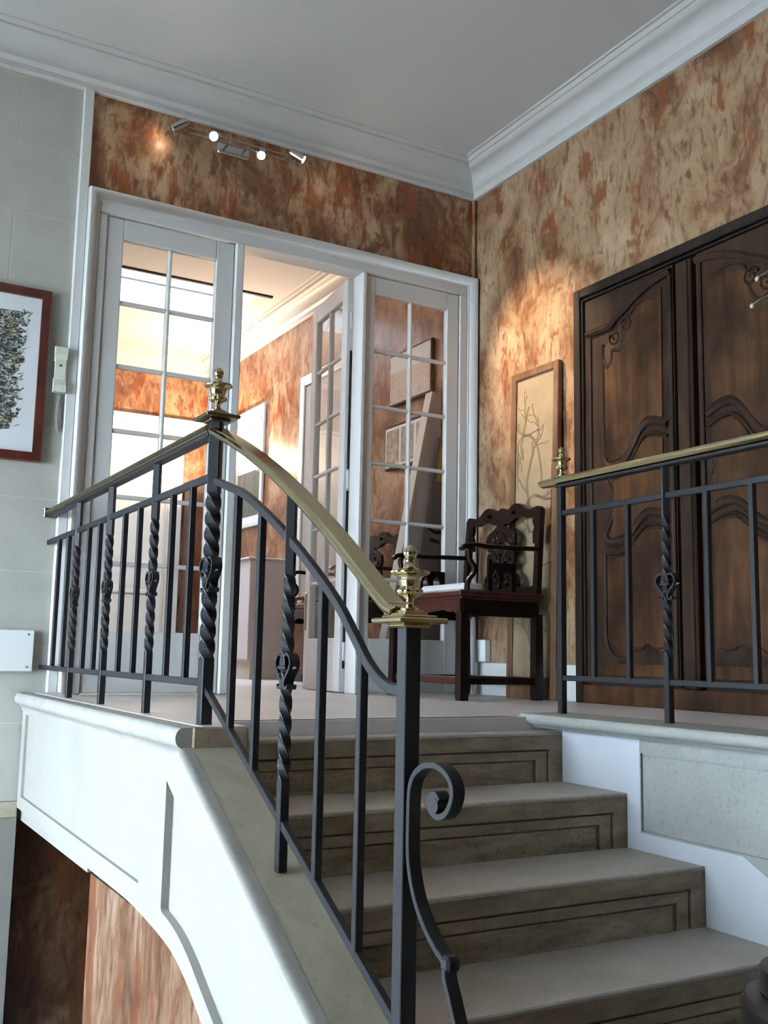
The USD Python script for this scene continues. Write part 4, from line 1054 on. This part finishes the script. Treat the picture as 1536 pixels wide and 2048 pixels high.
part(dc, 'plinth', bx(3.16, 3.375, Y2 - .31, Y2 - .07, 0, .04, .004), M['chair_wood'])
# uplighter that brightens the far end (stands behind the left glazed door's stile)
tl = thing('floor_lamp', (3.17, 8.62, 0), 'slim floor uplighter standing behind the door stile in the far room', 'lamp')
def at(m, x, y, z): m = m.copy(); m.apply_translation([x, y, z]); return m
LX, LY = 3.17, 8.62
part(tl, 'base', at(lathe([(.13, 0), (.13, .015), (.03, .03)], 24), LX, LY, 0), M['chrome'], smooth=40)
part(tl, 'pole', tube([(LX, LY, .02), (LX, LY, 1.86)], .012, 10), M['chrome'], smooth=40)
part(tl, 'bowl', at(lathe([(.012, 0), (.06, .02), (.11, .07), (.115, .09), (.105, .085), (.06, .035), (.004, .03)], 28), LX, LY, 1.85), M['chrome'], smooth=40)
part(tl, 'bulb', at(lathe([(.02, 0), (.055, .005), (.055, .012), (.004, .016)], 20), LX, LY, 1.895), M['shade'], smooth=40)
def sphere_light(name, pos, r, inten, color):
    L = UsdLux.SphereLight.Define(stage, '/World/' + name); L.AddTranslateOp().Set(Gf.Vec3d(*pos)); L.CreateRadiusAttr(r); L.CreateIntensityAttr(inten); L.CreateColorAttr(Gf.Vec3f(*color))
WARM = (1.0, .73, .50)
sphere_light('uplighter_glow', (LX, LY, 1.96), .035, 6000, WARM)
# two unseen ceiling lamps, added to brighten the far room, above the glazed doors
for nm, (x, y) in (('a', (1.3, 6.0)), ('b', (2.4, 5.6))):
    cl = thing('added_ceiling_lamp', (x, y, 2.9), 'added unseen globe lamp to light the far room, on its ceiling ' + ('to the left' if nm == 'a' else 'near the open door'), 'lamp')
    part(cl, 'rose', at(lathe([(.05, 0), (.05, .02), (.01, .03)], 20), x, y, ZC - .03), M['white'], smooth=40)
    part(cl, 'globe', at(trimesh.creation.icosphere(2, .045), x, y, ZC - .075), M['shade'], smooth=True)
    sphere_light('added_lamp_glow_' + nm, (x, y, ZC - .16), .04, 170, WARM)

# ================================================================== DARK MARBLE VASE STAND AT THE FOOT OF THE STAIRS
PX, PY = 1.838, 1.374
PZ = -.045 - RISE * 5
pd = thing('vase_stand', (PX, PY, PZ), 'stepped dark marble stand on a lower stair tread at the right edge', 'stand')
part(pd, 'shaft', at(lathe([(.142, 0), (.142, .06), (.128, .08), (.122, .18), (.130, .31), (.150, .355), (.165, .367)], 40), PX, PY, PZ), M['marble'], smooth=40)
part(pd, 'block', at(lathe([(.150, 0), (.186, .006), (.192, .020), (.192, .055), (.184, .068), (.165, .073)], 40), PX, PY, PZ + .357), M['marble'], smooth=30)
part(pd, 'top_disc', at(lathe([(.140, 0), (.156, .006), (.158, .030), (.154, .050), (.140, .053)], 40), PX, PY, PZ + .428), M['marble'], smooth=30)
vs = thing('vase', (PX + .03, PY, PZ + .481), 'dark vase holding pale dry twigs, standing on the marble stand', 'vase')
VX = PX + .03
part(vs, 'vase_body', at(lathe([(.05, 0), (.065, .01), (.095, .12), (.085, .22), (.05, .30), (.045, .34), (.055, .36), (.045, .355), (.035, .30)], 32), VX, PY, PZ + .481), M['marble'], smooth=40)
def tw(n, pts, r0=.005):
    P = spline(pts, 6); m = tube(P, .004, 6, np.linspace(r0, .0026, len(P)))
    s = trimesh.creation.icosphere(1, .0055); s.apply_translation(P[-1]); part(vs, 'twig', cat(m, s), M['twig'], smooth=40)
zv = PZ + .781
for tip, mid in (((1.569, 1.30, .946), (1.72, 1.32, .62)), ((1.552, 1.30, .888), (1.70, 1.33, .60)), ((1.605, 1.30, .83), (1.72, 1.34, .5)), ((1.80, 1.40, .95), (1.76, 1.36, .6)), ((1.90, 1.30, .90), (1.82, 1.33, .55))):
    tw('twig', [(VX, PY, zv - .05), (VX - .005, PY, zv + .15), (mid[0] + .06, mid[1], tip[2] - .02), (tip[0] + .10, tip[1], tip[2] + .045), (tip[0] + .035, tip[1], tip[2] + .022), tip])
